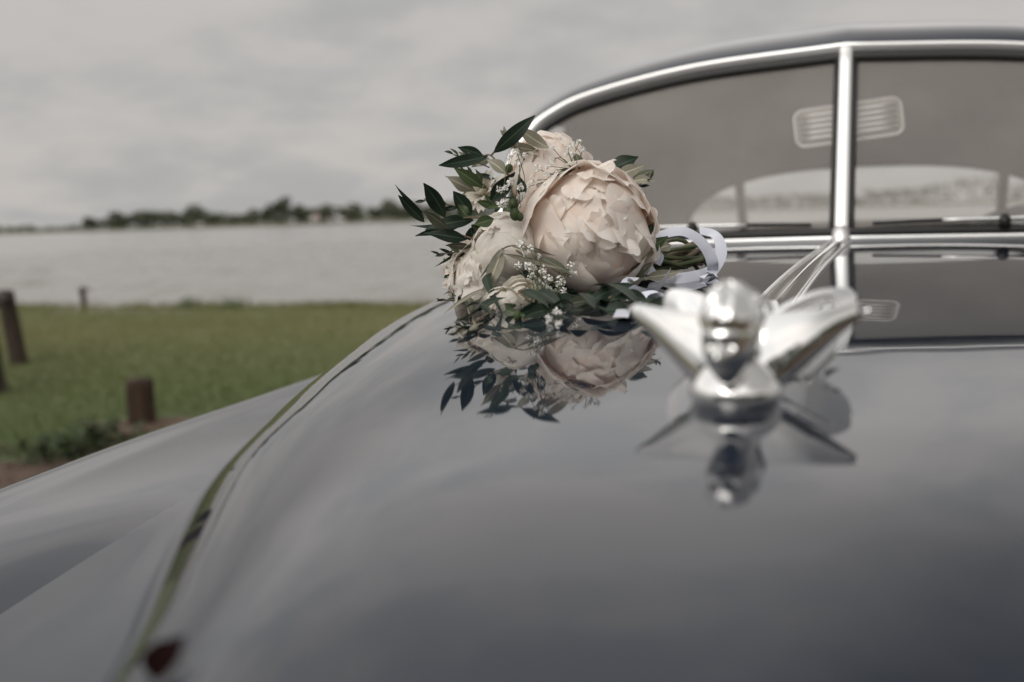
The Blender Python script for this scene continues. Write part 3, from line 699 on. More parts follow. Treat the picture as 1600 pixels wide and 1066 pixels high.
MB().grid([[(x * s_, y, z * s_) for x, z in rr] for s_, y in ((.02, -.004), (.9, -.005), (1, .0), (1, .010), (.96, .014), (.02, .014))], wv=True).build('back_plate', LINER, mi)
MB().tube([(x, -.004, z) for x, z in rr], .0022, 6, closed=True, up=(0, 1, 0)).build('rim', SATIN, mi)
for q, z in enumerate((-.021, -.0105, 0, .0105, .021)):
    MB().tube([(x, -.0065, z) for x in np.linspace(-.084, .084, 7)], .0033, 6).build('rib', SATIN, mi)
MB().tube([(0, .004, .03), (0, .01, .07), (0, .03, .12)], .007, 8).build('stalk', SATIN, mi)

# ------------------------------------------------------------------ winged hood ornament
OT = 1.43
OR = empty('hood_ornament', (.014, -OT, hood_z(0, OT)), 0, CAR)
OR.scale = (.90, 1, 1)
# foot: streamlined boat shape that follows the hood
G = []
for t in np.linspace(-.004, .135, 40):       # local y: negative is towards the nose
    k_ = (t + .004) / .139; w = .017 * (math.sin(math.pi * min(1, k_ ** .62)) ** .75 if 0 < k_ < 1 else 0) + .0015; hgt = .007 * (1 - k_) ** .6 * min(1, k_ * 9) ** .5 + .004
    zb_ = hood_z(0, OT - t) - hood_z(0, OT)
    G.append([(w * math.cos(a), t, zb_ - .003 + hgt * max(0, math.sin(a)) ** .8) for a in np.linspace(0, math.pi, 17)])
MB().grid(G, flip=False).build('foot', CHROME, OR)
# bust: shoulders and neck leaning forward
def loft(name, rings, mat, parent, n=24, p=2.0):
    R_ = []
    for (cx, cy, cz, rx, ry_, tilt) in rings:
        row = []
        for a in np.linspace(0, 2 * np.pi, n, endpoint=False):
            c, s_ = math.cos(a), math.sin(a); x = rx * abs(c) ** (2 / p) * (1 if c > 0 else -1); y = ry_ * abs(s_) ** (2 / p) * (1 if s_ > 0 else -1)
            row.append((cx + x, cy + y * math.cos(tilt), cz + y * math.sin(tilt)))
        R_.append(row)
    mb = MB().grid(R_, wv=True); o0 = len(mb.v); nn = len(R_)
    mb.f += [tuple(range(n)), tuple((nn - 1) * n + k_ for k_ in range(n))[::-1]]
    return mb.build(name, mat, parent)
loft('bust', [(0, -.012, -.014, .012, .013, 0), (0, -.014, -.005, .0185, .0185, 0), (0, -.016, .002, .0245, .022, 0), (0, -.016, .008, .0235, .021, .0), (0, -.015, .013, .0195, .018, .05), (0, -.014, .018, .013, .014, .1), (0, -.015, .022, .010, .012, .15), (0, -.015, .032, .009, .011, .2)], CHROME, OR)
# head: displaced sphere with brow, nose, lips, chin and swept hair
nu, nv_ = 64, 48; P = []
for i in range(nv_):
    th_ = math.pi * (i + .5) / nv_; row = []
    for j in range(nu):
        ph = 2 * math.pi * j / nu               # ph = -90 degrees is the face
        d = np.array((math.sin(th_) * math.cos(ph), math.sin(th_) * math.sin(ph), math.cos(th_)))
        r = np.array((.0155, .0195, .0215)); p = d * r
        if d[2] < -.2: p[0] *= 1 - .30 * (-d[2] - .2); 
        fx, fz = p[0], p[2]; front = max(0, -d[1]) ** 2
        g_ = lambda x, z, sx_, sz_: math.exp(-((fx - x) / sx_) ** 2 - ((fz - z) / sz_) ** 2)
        off = .0036 * g_(0, -.0035, .0022, .0042) + .0016 * g_(0, -.0065, .003, .002) + .0012 * (g_(.0055, .0048, .0045, .0018) + g_(-.0055, .0048, .0045, .0018)) \
            - .0022 * (g_(.0052, .0008, .0032, .0024) + g_(-.0052, .0008, .0032, .0024)) + .0016 * g_(0, -.0118, .0042, .0016) - .0010 * g_(0, -.0100, .005, .0012) + .0022 * g_(0, -.0178, .0045, .0028)
        p[1] -= 2.0 * off * front
        hairline = fz > .0085 - 9 * fx * fx or d[1] > .05
        if hairline:
            p = p * 1.09; p += d * .0010 * math.sin(ph * 9 + th_ * 5)
            p[1] += .010 * max(0, d[1]) ; p[2] += .002
        row.append(p)
    P.append(row)
hd = link('head', grid('head', P, wv=True), CHROME, OR); hd.scale = (.88, .98, 1.02); hd.location = (0, -.036, .0320); hd.rotation_euler = (math.radians(6), 0, math.radians(-6))
for q in range(5):
    x = (-.012, -.006, 0, .006, .012)[q]
    MB().tube(catmull([(x * .7, -.022, .050 - abs(x) * .5), (x * .8, -.006, .053 - abs(x) * .5), (x * .9, .016, .050 - abs(x) * .4), (x * 1.0, .040, .040), (x * .8, .070, .020)], 5), [.0036 * (1 - .8 * (k_ / 20) ** 2) for k_ in range(21)], 8).build('hair_lock', CHROME, OR)
def wing(sgn, name, mat, pts, thick):
    """pts: (x, y centre, z, chord, chord tilt) from root to tip"""
    a = catmull(pts, 6); R_ = []
    for i, (x, y, z, c, tl) in enumerate(a):
        row = []; th2 = thick * (1 - .55 * i / (len(a) - 1))
        nrm = np.array((-.72, 0, .69))
        for an_ in np.linspace(0, 2 * np.pi, 20, endpoint=False):
            u = math.cos(an_); s_ = math.sin(an_); taper = 1 - .45 * (u + 1) / 2
            pt = np.array((x, y + u * c * .5, z + u * c * .5 * tl)) + nrm * s_ * th2 * taper
            row.append((pt[0] * sgn, pt[1], pt[2]))
        R_.append(row)
    mb = MB().grid(R_, wv=True, flip=sgn < 0); n = 20; q = len(R_)
    mb.f.append(tuple((q - 1) * n + k_ for k_ in range(n))); return mb.build(name, mat, OR)
for sgn in (-1, 1):
    R_ = []
    for (x, y, z, hh_, hd_) in catmull([(.004, -.006, .0185, .0205, .010), (.016, -.005, .0205, .0195, .0095), (.029, -.001, .0250, .0155, .009), (.042, .005, .0310, .0105, .008), (.053, .012, .0362, .0066, .006), (.0605, .017, .0392, .0042, .004), (.0635, .019, .0405, .0018, .002)], 5):
        R_.append([(sgn * (x + .003 * math.cos(a)), y + hd_ * .55 + hd_ * .75 * math.cos(a) + .30 * hh_ * math.sin(a), z + hh_ * math.sin(a)) for a in np.linspace(0, 2 * np.pi, 24, endpoint=False)])
    wb_ = MB().grid(R_, wv=True, flip=sgn < 0); wb_.f.append(tuple((len(R_) - 1) * 24 + q for q in range(24))); wg = wb_.build('wing', CHROME, OR)
    for q in range(4):
        f_ = q / 3; MB().tube([(sgn * (.014 + .040 * s_), .038 + .004 * s_ - .012 * f_, .010 + .024 * f_ + s_ * (.024 - .020 * f_)) for s_ in np.linspace(.1, .8, 9)], .0012, 6).build('feather_rib', CHROME, wg)
    R_ = []
    for (x, y, zlo, zhi, tk) in catmull([(.006, .040, -.004, .034, .004), (.018, .046, -.003, .040, .0035), (.032, .054, -.001, .0455, .003), (.045, .064, .010, .0475, .0022), (.054, .073, .020, .0465, .0015), (.058, .078, .032, .043, .001)], 5):
        zc_w, hh_ = (zlo + zhi) / 2, (zhi - zlo) / 2
        R_.append([(sgn * x, y + tk * math.cos(a) + .35 * hh_ * math.sin(a), zc_w + hh_ * abs(math.sin(a)) ** .8 * (1 if math.sin(a) > 0 else -1)) for a in np.linspace(0, 2 * np.pi, 24, endpoint=False)])
    wb_ = MB().grid(R_, wv=True, flip=sgn < 0); wb_.f.append(tuple((len(R_) - 1) * 24 + q for q in range(24))); w2_ = wb_.build('clear_wing', ACRYL, OR)
# dark lobes added in place of an unidentified dark reflection; a leaf scrap
p = hood_world(256, 1062); lf = empty('maroon_mark', p); tag(lf, 'dark maroon two-lobed stand-in for a dark reflection on the hood at lower left', 'leaf')
def on_hood(wp, lift):
    q = CARI @ Vector(wp); q.z = hood_z(q.x, -q.y) + lift; return CARM @ q
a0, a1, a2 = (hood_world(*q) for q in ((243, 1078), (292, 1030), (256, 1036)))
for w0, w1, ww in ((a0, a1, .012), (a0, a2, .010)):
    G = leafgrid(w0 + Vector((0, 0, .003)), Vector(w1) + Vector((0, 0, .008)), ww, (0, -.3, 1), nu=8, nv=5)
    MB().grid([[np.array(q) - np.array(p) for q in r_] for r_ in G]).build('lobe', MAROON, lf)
p = hood_world(1300, 597); sp_ = empty('leaf_scrap', p); tag(sp_, 'tiny dark leaf scrap on the hood right of the ornament', 'leaf')
G = leafgrid((-.004, .0, .002), (.006, .004, .006), .006, (0, 0, 1), nu=6, nv=5); MB().grid(G).build('blade', MAROON, sp_)

# ------------------------------------------------------------------ bridal bouquet lying on the hood
BQ = empty('bridal_bouquet', hood_world(850, 500)); BO = Vector(BQ.location)
tag(BQ, 'bridal bouquet of blush peonies, ivory roses and olive leaves lying on the car hood', 'bouquet')
rb = np.random.default_rng(21)
def B(px, py, d):
    for _ in range(60):                                # nothing of the bouquet sinks into the hood
        w = ray(px, py, d); c_ = CARI @ w
        if not (abs(c_.x) < .6 and -c_.y < 1.8) or c_.z > hood_z(c_.x, -c_.y) + .003: break
        d -= .008
    return w - BO
def C1(cx, cy, d=1.06): return B(600 + cx / 2.857, 160 + cy / 2.857, d)
VIEW = Vector((0, -1, .12)).normalized()              # from the bouquet towards the viewer
def petal(R, th0, th1, phi0, Wd, flare, ruf, cup, rng, nu=16, nv=17, rnd=.5, notch=.16):
    P = np.zeros((nu, nv, 3)); ph1, ph2, ph3 = rng.uniform(0, 6.28, 3); k1 = rng.uniform(2.5, 4.5); k2 = rng.uniform(6, 10); k3 = rng.uniform(13, 19); fz = rng.uniform(.006, .020)
    side = rng.normal() * .25
    for i, u in enumerate(np.linspace(0, 1, nu)):
        for j, v in enumerate(np.linspace(-1, 1, nv)):
            tip = th1 + rnd * v * v * .55 + notch * (.5 * math.sin(k2 * v + ph3) + .5 * math.sin(k1 * v + ph2)) * .5
            th = th0 + (tip - th0) * u
            w = Wd * math.sin(math.pi * (.10 + .66 * u ** .9))
            ph = phi0 + v * w / (R * max(.34, math.sin(max(.02, th)))) + side * u * u * .5
            r = R * (1 + flare * u ** 4 + ruf * u * u * (.6 * math.sin(k1 * v + ph1 + 2 * u) + .4 * math.sin(k2 * v + ph2)) - cup * v * v * u * .5 + fz * max(0, u - .55) * 2.2 * math.sin(k3 * v + ph3 + 3 * u))
            r *= (.42 + .58 * min(1, u * 1.8) ** .7)
            P[i, j] = (r * math.sin(th) * math.cos(ph), r * math.sin(th) * math.sin(ph), r * math.cos(th))
    return P
def bloom(name, center, axis, R, layers, mat, seed, label=None, squash=.9):
    rng = np.random.default_rng(seed); q = Vector(axis).normalized().to_track_quat('Z', 'Y')
    n = 14; core = MB().grid([[(R * .30 * math.sin(a) * math.cos(b), R * .30 * math.sin(a) * math.sin(b), -R * .35 + R * .30 * math.cos(a)) for b in np.linspace(0, 2 * np.pi, n, endpoint=False)] for a in np.linspace(.02, math.pi - .02, 8)], wv=True)
    part = core.build(name, mat if name != 'daisy' else STEM, BQ); part.location = center; part.rotation_mode = 'QUATERNION'; part.rotation_quaternion = q
    if label: part['label'] = label
    for (cnt, rr, th0, th1, wd, flare, ruf, cup) in layers:
        p0 = rng.uniform(0, 6.28)
        for k_ in range(cnt):
            P = petal(R * rr * rng.uniform(.97, 1.03), th0, th1 * rng.uniform(.86, 1.14), p0 + 2 * math.pi * k_ / cnt + rng.normal() * .24, R * wd * rng.uniform(.85, 1.15), flare + rng.normal() * abs(flare) * .6 + rng.normal() * .015, ruf * rng.uniform(.6, 1.4), cup, rng)
            ax_ = Vector(tuple(rng.normal(size=3))).normalized(); M_ = np.array(Matrix.Rotation(rng.normal() * .09, 3, ax_)); P = P @ M_.T
            P[..., 2] *= squash
            link('petal', grid('petal', P, uv=True), mat, part)
    return part
r2 = math.radians
D0 = 1.07
def scale_petal(R, thc, phc, turn, L, Wd, curl, ruf, rng, nu=16, nv=19):
    """cupped petal lying on the flower globe: centre direction, tip turned towards the pole plus a turn"""
    c = np.array((math.sin(thc) * math.cos(phc), math.sin(thc) * math.sin(phc), math.cos(thc)))
    e = np.array((-math.cos(thc) * math.cos(phc), -math.cos(thc) * math.sin(phc), math.sin(thc))); s = np.cross(c, e)
    e, s = e * math.cos(turn) + s * math.sin(turn), s * math.cos(turn) - e * math.sin(turn)
    k1, k2 = rng.uniform(2, 3.6), rng.uniform(6, 9.5); p1, p2, p3 = rng.uniform(0, 6.28, 3); P = np.zeros((nu, nv, 3)); skew = rng.normal() * .12; cup = rng.uniform(-.02, .09); nt_ = rng.uniform(.0, .09); b0 = rng.uniform(.80, .87); lf_ = rng.normal() * .04
    for i, u in enumerate(1 - (1 - np.linspace(0, 1, nu)) ** 1.5):
        w = Wd * .5 * math.sin(math.pi * (.13 + .45 * u)) ** .75 * (1 if u < .55 else max(.10, (1 - ((u - .55) / .452) ** 2.4)) ** .5)
        for j, v in enumerate(np.linspace(-1, 1, nv)):
            uu = u * (1 - nt_ * u * (.5 + .5 * math.sin(k2 * .6 * v + p3)))
            a = L * (uu - .5); t = w * v * (1 + .06 * math.sin(5 * u + p2)) + skew * L * u * u
            vv = t / (Wd * .5)
            r = R * (b0 + (1.02 - b0 + lf_) * u ** .75 + curl * max(0, u - .55) ** 2 * 4 - cup * vv * vv + ruf * u * u * (.6 * math.sin(k1 * vv + p1 + 1.5 * u) + .45 * u * u * math.sin(k2 * .8 * vv + p2)))
            d = c * math.cos(a / R) + e * math.sin(a / R); d = d * math.cos(t / R) + s * math.sin(t / R)
            P[i, j] = d * r
    return P
def peony(center, axis, R, rings, mat, seed, label, loose=10, squash=.92, name='peony'):
    rng = np.random.default_rng(seed); q = Vector(axis).normalized().to_track_quat('Z', 'Y'); n = 20
    core = MB().grid([[(R * .85 * math.sin(a) * math.cos(b_), R * .85 * math.sin(a) * math.sin(b_), R * .80 * math.cos(a)) for b_ in np.linspace(0, 2 * np.pi, n, endpoint=False)] for a in np.linspace(.02, math.pi - .02, 12)], wv=True)
    part = core.build(name, mat, BQ); part.location = center; part.rotation_mode = 'QUATERNION'; part.rotation_quaternion = q; part['label'] = label
    todo = []
    for (cnt, th, L, Wd, curl, ruf, jit) in rings:
        p0 = rng.uniform(0, 6.28)
        for k_ in range(cnt): todo.append((rng.uniform(.965, 1.025), r2(th + rng.normal() * 5), p0 + 2 * math.pi * (k_ + rng.normal() * .16) / cnt, rng.normal() * jit, L * rng.uniform(.9, 1.2), Wd * rng.uniform(1.05, 1.4), curl + abs(rng.normal()) * .085 - .02, ruf * rng.uniform(.7, 1.8)))
    for k_ in range(loose): todo.append((rng.uniform(.99, 1.06), r2(rng.uniform(15, 75)), rng.uniform(0, 6.28), rng.normal() * 1.1, rng.uniform(.4, .7), rng.uniform(.35, .6), rng.normal() * .08 + .03, .06))
    for (rr, th, ph, tn, L, Wd, cu, rf) in todo:
        P = scale_petal(R * rr, th, ph, tn, R * L, R * Wd, cu, rf, rng); P[..., 2] *= squash
        link('petal', grid('petal', P, uv=True), mat, part)
    return part
RINGS = [(9, 108, 1.15, 1.0, .03, .045, .3), (8, 88, 1.15, 1.05, .02, .05, .4), (8, 68, 1.1, 1.0, .0, .06, .5), (7, 50, 1.0, .92, .02, .07, .7), (6, 33, .86, .76, .05, .08, .9), (5, 18, .72, .62, .09, .09, 1.1), (3, 7, .55, .5, .14, .09, 1.3)]
peony(B(919, 364, D0), VIEW + Vector((.16, 0, .06)), .0630, RINGS, BLUSH, 5, 'large open blush pink peony in the middle', 16)
peony(B(858, 276, 1.135), Vector((-.25, -.75, .75)), .043, RINGS[:5] + [(4, 14, .6, .55, .05, .06, .8)], BLUSH, 8, 'pale rounded peony half hidden at the back', 5)
peony(B(772, 440, 1.085), Vector((-.45, -.85, .1)), .042, RINGS, IVORY, 9, 'ivory full peony low on the left', 10)
bloom('peony', B(787, 384, 1.06), Vector((-.35, -.75, .55)), .0335, [(5, 1.0, 2.7, r2(70), .85, -.02, .02, .08), (5, .95, 2.6, r2(48), .8, -.03, .02, .08), (5, .88, 2.5, r2(30), .62, -.02, .04, .06), (4, .82, 2.4, r2(8), .55, .0, .05, 0), (3, .74, 2.2, r2(-20), .5, .0, .06, 0)], IVORY, 12, 'closed globe shaped ivory peony bud')
peony(B(741, 425, 1.10), Vector((-.75, -.6, .2)), .028, [(11, 95, .8, .6, .1, .10, .3), (11, 72, .75, .55, .1, .12, .3), (10, 50, .65, .5, .12, .14, .5), (8, 30, .55, .45, .14, .16, .7), (5, 12, .5, .4, .18, .18, 1)], IVORY, 14, 'frilly ivory carnation at the left side', 6, name='carnation')
bloom('rose', B(815, 462, 1.0), Vector((.15, -.9, .35)), .0165, [(5, 1.05, 2.6, r2(84), .75, .16, .05, .03), (5, .92, 2.5, r2(58), .7, .06, .04, .05), (4, .75, 2.4, r2(40), .6, .0, .04, .06), (3, .55, 2.4, r2(28), .5, .0, .04, .05), (2, .38, 2.4, r2(18), .36, 0, .02, 0)], CREAM, 15, 'small open cream rose low in front')
bloom('rose', B(786, 479, 1.05), Vector((-.25, -.8, -.1)), .0175, [(5, 1.0, 2.7, r2(78), .8, .05, .03, .05), (5, .93, 2.6, r2(52), .72, -.02, .03, .05), (4, .82, 2.5, r2(30), .55, -.02, .04, .05), (3, .74, 2.4, r2(6), .5, 0, .04, 0), (3, .66, 2.2, r2(-20), .45, 0, .04, 0)], CREAM, 16, 'closed cream rose at the bottom, touching the hood')
# cream daisy-like flower with narrow petals
dz = bloom('daisy', B(758, 303, 1.11), Vector((-.55, -.6, .55)), .021, [], CREAM, 17, 'cream narrow-petalled flower at the upper left')
for ring_, (cnt, L, up) in enumerate(((14, .027, .15), (12, .023, .5), (9, .017, 1.0))):
    for k_ in range(cnt):
        a = 2 * math.pi * (k_ + .5 * ring_) / cnt + rb.normal() * .1; dr = np.array((math.cos(a), math.sin(a), 0)) 
        me = grid('petal', leafgrid(dr * .003, dr * L * math.cos(up) + np.array((0, 0, L * math.sin(up))), .0085, (-dr[0] * math.sin(up), -dr[1] * math.sin(up), math.cos(up)), .08, .2, 8, 5, .6), uv=True)
        link('petal', me, CREAM, dz)
# olive leaves: base, tip (pixels of a 2.857x crop), width, tone, depth at base and tip
LV = [((490, 225), (675, 60), 66, 'D', 1.08, 1.07), ((735, 205), (590, 105), 58, 'S', 1.09, 1.08), ((690, 215), (540, 180), 52, 'S', 1.10, 1.10), ((465, 240), (245, 280), 56, 'D', 1.09, 1.07), ((440, 235), (328, 200), 44, 'D', 1.10, 1.10), ((470, 250), (390, 290), 44, 'M', 1.11, 1.10),
      ((545, 320), (460, 250), 58, 'S', 1.07, 1.07), ((435, 375), (310, 290), 56, 'G', 1.08, 1.07), ((410, 398), (268, 328), 58, 'S', 1.085, 1.07), ((500, 350), (390, 315), 36, 'D', 1.10, 1.11), ((475, 450), (585, 310), 72, 'D', 1.05, 1.04), ((620, 430), (600, 320), 46, 'D', 1.045, 1.045),
      ((275, 515), (175, 365), 74, 'D', 1.07, 1.05), ((180, 535), (65, 415), 48, 'D', 1.07, 1.05), ((175, 495), (48, 373), 24, 'D', 1.08, 1.06), ((300, 578), (180, 485), 62, 'M', 1.055, 1.045), ((390, 505), (310, 400), 66, 'D', 1.07, 1.06), ((372, 612), (178, 580), 58, 'D', 1.06, 1.05),
      ((400, 525), (185, 560), 60, 'D', 1.07, 1.06), ((400, 645), (275, 640), 34, 'M', 1.07, 1.06), ((372, 510), (330, 455), 50, 'G', 1.05, 1.05), ((340, 545), (115, 545), 30, 'D', 1.09, 1.09), ((330, 560), (140, 600), 34, 'D', 1.085, 1.08), ((400, 620), (385, 560), 60, 'D', 1.075, 1.075),
      ((330, 672), (235, 730), 12, 'D', 1.09, 1.07), ((345, 735), (268, 785), 40, 'D', 1.10, 1.09), ((360, 790), (305, 800), 30, 'D', 1.10, 1.10), ((530, 650), (450, 858), 62, 'S', 1.035, 1.02), ((540, 645), (428, 790), 20, 'S', 1.03, 1.02), ((445, 830), (268, 936), 18, 'S', 1.04, 1.01), ((485, 880), (348, 1002), 46, 'G', 1.04, 1.01),
      ((560, 640), (805, 705), 34, 'S', 1.02, 1.0), ((530, 675), (785, 755), 26, 'S', 1.02, 1.0), ((690, 690), (830, 760), 46, 'M', 1.02, 1.01), ((1000, 300), (1135, 243), 78, 'D', 1.10, 1.10), ((1045, 322), (1162, 280), 58, 'S', 1.09, 1.10), ((1108, 352), (1216, 350), 50, 'S', 1.09, 1.10), ((1110, 350), (1205, 300), 50, 'M', 1.11, 1.12),
      ((1130, 655), (1210, 535), 62, 'D', 1.05, 1.06), ((1130, 690), (1268, 598), 62, 'G', 1.06, 1.08), ((1112, 712), (1212, 650), 56, 'S', 1.05, 1.06), ((1215, 660), (1280, 640), 60, 'S', 1.09, 1.10), ((1165, 782), (1335, 752), 48, 'S', 1.05, 1.07), ((1045, 840), (1190, 775), 32, 'M', 1.04, 1.05), ((1110, 790), (1150, 710), 60, 'M', 1.05, 1.05), ((1140, 770), (1200, 715), 46, 'S', 1.06, 1.06),
      ((870, 915), (947, 868), 62, 'M', 1.03, 1.03), ((870, 300), (850, 225), 46, 'M', 1.06, 1.06), ((400, 966), (298, 965), 12, 'D', 1.05, 1.03), ((425, 1000), (312, 1032), 14, 'D', 1.05, 1.03), ((500, 470), (415, 443), 34, 'G', 1.045, 1.04), ((505, 470), (450, 405), 36, 'G', 1.05, 1.045), ((545, 460), (460, 470), 36, 'G', 1.04, 1.035),
      ((490, 520), (402, 545), 54, 'G', 1.03, 1.025), ((640, 955), (600, 900), 40, 'G', 1.03, 1.02), ((390, 930), (365, 860), 40, 'M', 1.05, 1.06), ((650, 800), (580, 660), 60, 'D', 1.045, 1.05), ((720, 860), (610, 750), 64, 'D', 1.045, 1.05), ((430, 380), (345, 415), 44, 'S', 1.12, 1.11), ((900, 885), (830, 900), 52, 'M', 1.03, 1.02)]
TONE = {'D': LEAF_D, 'S': LEAF_S, 'G': LEAF_G, 'M': LEAF_M}
def add_leaf(p0, p1, w, tone, nrm=None, bend=None, curl=0.):
    nrm = nrm or (VIEW + Vector((rb.normal() * .45, rb.normal() * .3, rb.normal() * .45)))
    me = grid('olive_leaf', leafgrid(p0, p1, w, nrm, bend if bend is not None else rb.normal() * .08, rb.uniform(.1, .4), 12, 7, rb.uniform(.85, 1.15), rb.normal() * .8, rb.uniform(-.05, .12) if bend is None else curl), uv=True)
    return link('olive_leaf', me, TONE[tone], BQ)
for (a, b, w, tn, d0, d1) in LV:
    add_leaf(C1(*a, d0), C1(*b, d1), w / 2.857 * d0 / F * 1.05, tn)
# finer sprigs fanning up and left, and hanging at the lower front
for (rx, ry_, ang, ln, n_, d_, tn) in ((742, 330, 196, 80, 9, 1.075, 'D'), (765, 262, 205, 62, 7, 1.095, 'M'), (738, 470, 188, 46, 6, 1.07, 'D'), (768, 300, 222, 70, 7, 1.10, 'G'), (820, 250, 235, 52, 6, 1.10, 'S'), (755, 505, 168, 40, 6, 1.0, 'D'), (985, 300, 318, 40, 5, 1.11, 'M'), (740, 395, 184, 52, 6, 1.09, 'D')):
    a0_ = math.radians(ang); pts = []
    for k_ in range(n_):
        f_ = (k_ + 1) / n_; ax_, ay_ = rx + ln * f_ * math.cos(a0_), ry_ + ln * f_ * math.sin(a0_) + 6 * f_ * f_
        pts.append(B(ax_, ay_, d_ - .01 * f_)); aa = a0_ + (.55 if k_ % 2 else -.55) * (1 - .6 * f_) + rb.normal() * .15; L = rb.uniform(15, 27) * (1.1 - .35 * f_)
        add_leaf(pts[-1], B(ax_ + L * math.cos(aa), ay_ + L * math.sin(aa), d_ - .01 * f_ + rb.normal() * .008), L * rb.uniform(.26, .36) * d_ / F, tn if rb.uniform() < .7 else 'DGSM'[rb.integers(4)])
    MB().tube(catmull([B(rx, ry_, d_)] + pts, 3), .0007, 5).build('twig', TWIG, BQ)
# dark inner foliage between the blooms and the leaves pressed on the hood
for k_ in range(46):
    px = rb.uniform(725, 985); py = rb.uniform(300, 485); d = 1.115 + rb.uniform(-.01, .05)
    a = rb.uniform(0, 6.28); L = rb.uniform(28, 52)
    if ((px - 850) / 135) ** 2 + ((py - 385) / 105) ** 2 > .92: continue
    add_leaf(B(px, py, d), B(px + L * math.cos(a), py + L * math.sin(a) * .8, d + rb.normal() * .02), rb.uniform(.009, .014), 'DDDG'[rb.integers(4)])
def hoodpt(px, py, lift):
    w = hood_world(px, py); return on_hood(w, lift) - BO
for (a, b, w, tn) in (((915, 488), (992, 478), .013, 'D'), ((1000, 492), (925, 482), .014, 'D'), ((860, 496), (815, 490), .010, 'D'), ((745, 498), (792, 490), .010, 'D'), ((1012, 482), (960, 490), .013, 'D'), ((880, 494), (840, 484), .011, 'D'), ((770, 507), (728, 500), .006, 'D'), ((1000, 505), (1045, 494), .007, 'D'), ((930, 496), (885, 488), .012, 'D')):
    p0 = hoodpt(*a, .006); p1 = hoodpt(*b, .010 + rb.uniform(0, .008))
    add_leaf(p0, p1, w, tn, Vector((rb.normal() * .4, -.5, .8)), .08)
for k_ in range(26):
    px = rb.uniform(835, 1000); py = rb.uniform(458, 492); d = 1.035 + rb.uniform(0, .06); a = rb.uniform(-.7, .7) + (math.pi if k_ % 2 else 0); L = rb.uniform(30, 55)
    p0 = B(px, py, d); p1 = B(px + L * math.cos(a), py + L * math.sin(a) * .45, d + rb.normal() * .015)
    for p_ in (p0, p1):
        w_ = p_ + BO; h_ = on_hood(w_, .004); p_.z = max(p_.z, h_.z - BO.z)
    add_leaf(p0, p1, rb.uniform(.009, .014), 'D', Vector((rb.normal() * .5, -.6, .5)))
# twigs
def twig(pts, r0=.0011, mat=TWIG, name='twig'):
    c = catmull(pts, 6); n = len(c); return MB().tube(c, [r0 * (1 - .5 * i / n) for i in range(n)], 6).build(name, mat, BQ)
for pts in ([(560, 330, 1.09), (480, 240, 1.085), (440, 240, 1.09)], [(480, 235, 1.085), (520, 190, 1.08)], [(560, 520, 1.07), (400, 515, 1.065), (280, 520, 1.07), (175, 510, 1.07)], [(470, 640, 1.08), (370, 600, 1.06), (290, 578, 1.06)],
            [(700, 660, 1.03), (580, 640, 1.02), (525, 655, 1.03)], [(590, 660, 1.02), (650, 700, 1.02), (720, 735, 1.015)], [(1080, 420, 1.12), (1020, 320, 1.10), (1000, 300, 1.1)], [(1020, 310, 1.1), (1110, 352, 1.09)], [(1000, 880, 1.05), (1100, 790, 1.05), (1190, 770, 1.05)],
            [(1010, 700, 1.10), (1110, 690, 1.06), (1140, 650, 1.05)], [(520, 900, 1.05), (440, 960, 1.04), (390, 985, 1.04)], [(410, 1000, 1.05), (380, 940, 1.05), (372, 900, 1.06)], [(1075, 890, 1.04), (1120, 915, 1.03), (1155, 945, 1.02)], [(1150, 955, 1.02), (1180, 930, 1.02)]):
    twig([C1(*p) for p in pts])
# green buds
for cx, cy, r, d in ((558, 295, 18, 1.06), (578, 455, 22, 1.035), (585, 500, 24, 1.03), (605, 510, 18, 1.03), (597, 955, 18, 1.01)):
    R_ = r / 2.857 * d / F; me = MB().grid([[(R_ * math.sin(a) * math.cos(b), R_ * math.sin(a) * math.sin(b), R_ * 1.25 * math.cos(a)) for b in np.linspace(0, 6.283, 12, endpoint=False)] for a in np.linspace(.02, 3.12, 9)], wv=True).build('bud', LEAF_G, BQ)
    me.location = C1(cx, cy, d); me.rotation_euler = tuple(rb.uniform(-.6, .6, 3))
# gypsophila sprays
def spray(root, pts, r0, d):
    mb = MB(); st_ = MB(); rt = C1(*root, d + .015)
    for (cx, cy) in pts:
        c = np.array(C1(cx + rb.normal() * 3, cy + rb.normal() * 3, d + rb.normal() * .012)); r = r0 * rb.uniform(.7, 1.2)
        for _ in range(26):
            dv = rb.normal(size=3); dv /= np.linalg.norm(dv); a = np.cross(dv, rb.normal(size=3)); a /= np.linalg.norm(a); b = np.cross(dv, a)
            p = c + dv * r * rb.uniform(.45, .85); s = r * .5
            mb.add([p - a * s * .6 - dv * s * .5, p + b * s * .5, p + a * s * .6 + dv * s * .6, p - b * s * .5 + dv * s * .3], [(0, 1, 2, 3)])
        mid = (np.array(rt) + c) / 2 + rb.normal(size=3) * .004
        st_.tube(catmull([rt, mid, c], 4), .00035, 5)
    s_ = st_.build('gypsophila_stem', STEM, BQ); s_['kind'] = 'stuff'
    f_ = mb.build('gypsophila_florets', FLORET, BQ, smooth=False); f_['kind'] = 'stuff'
spray((850, 300), [(870, 180), (840, 222), (820, 205), (760, 205), (885, 212), (750, 262), (765, 255), (685, 300), (730, 290), (775, 300), (690, 375), (660, 400), (720, 322), (800, 308), (740, 330), (770, 335), (700, 350), (645, 380), (665, 350), (815, 230), (845, 190), (720, 370), (685, 410)], .0034, 1.045)
spray((580, 480), [(520, 395), (565, 360), (610, 380), (605, 425), (530, 455), (548, 378), (600, 437), (570, 245), (625, 240), (600, 262), (540, 450), (612, 410), (575, 350), (595, 225)], .0040, 1.025)
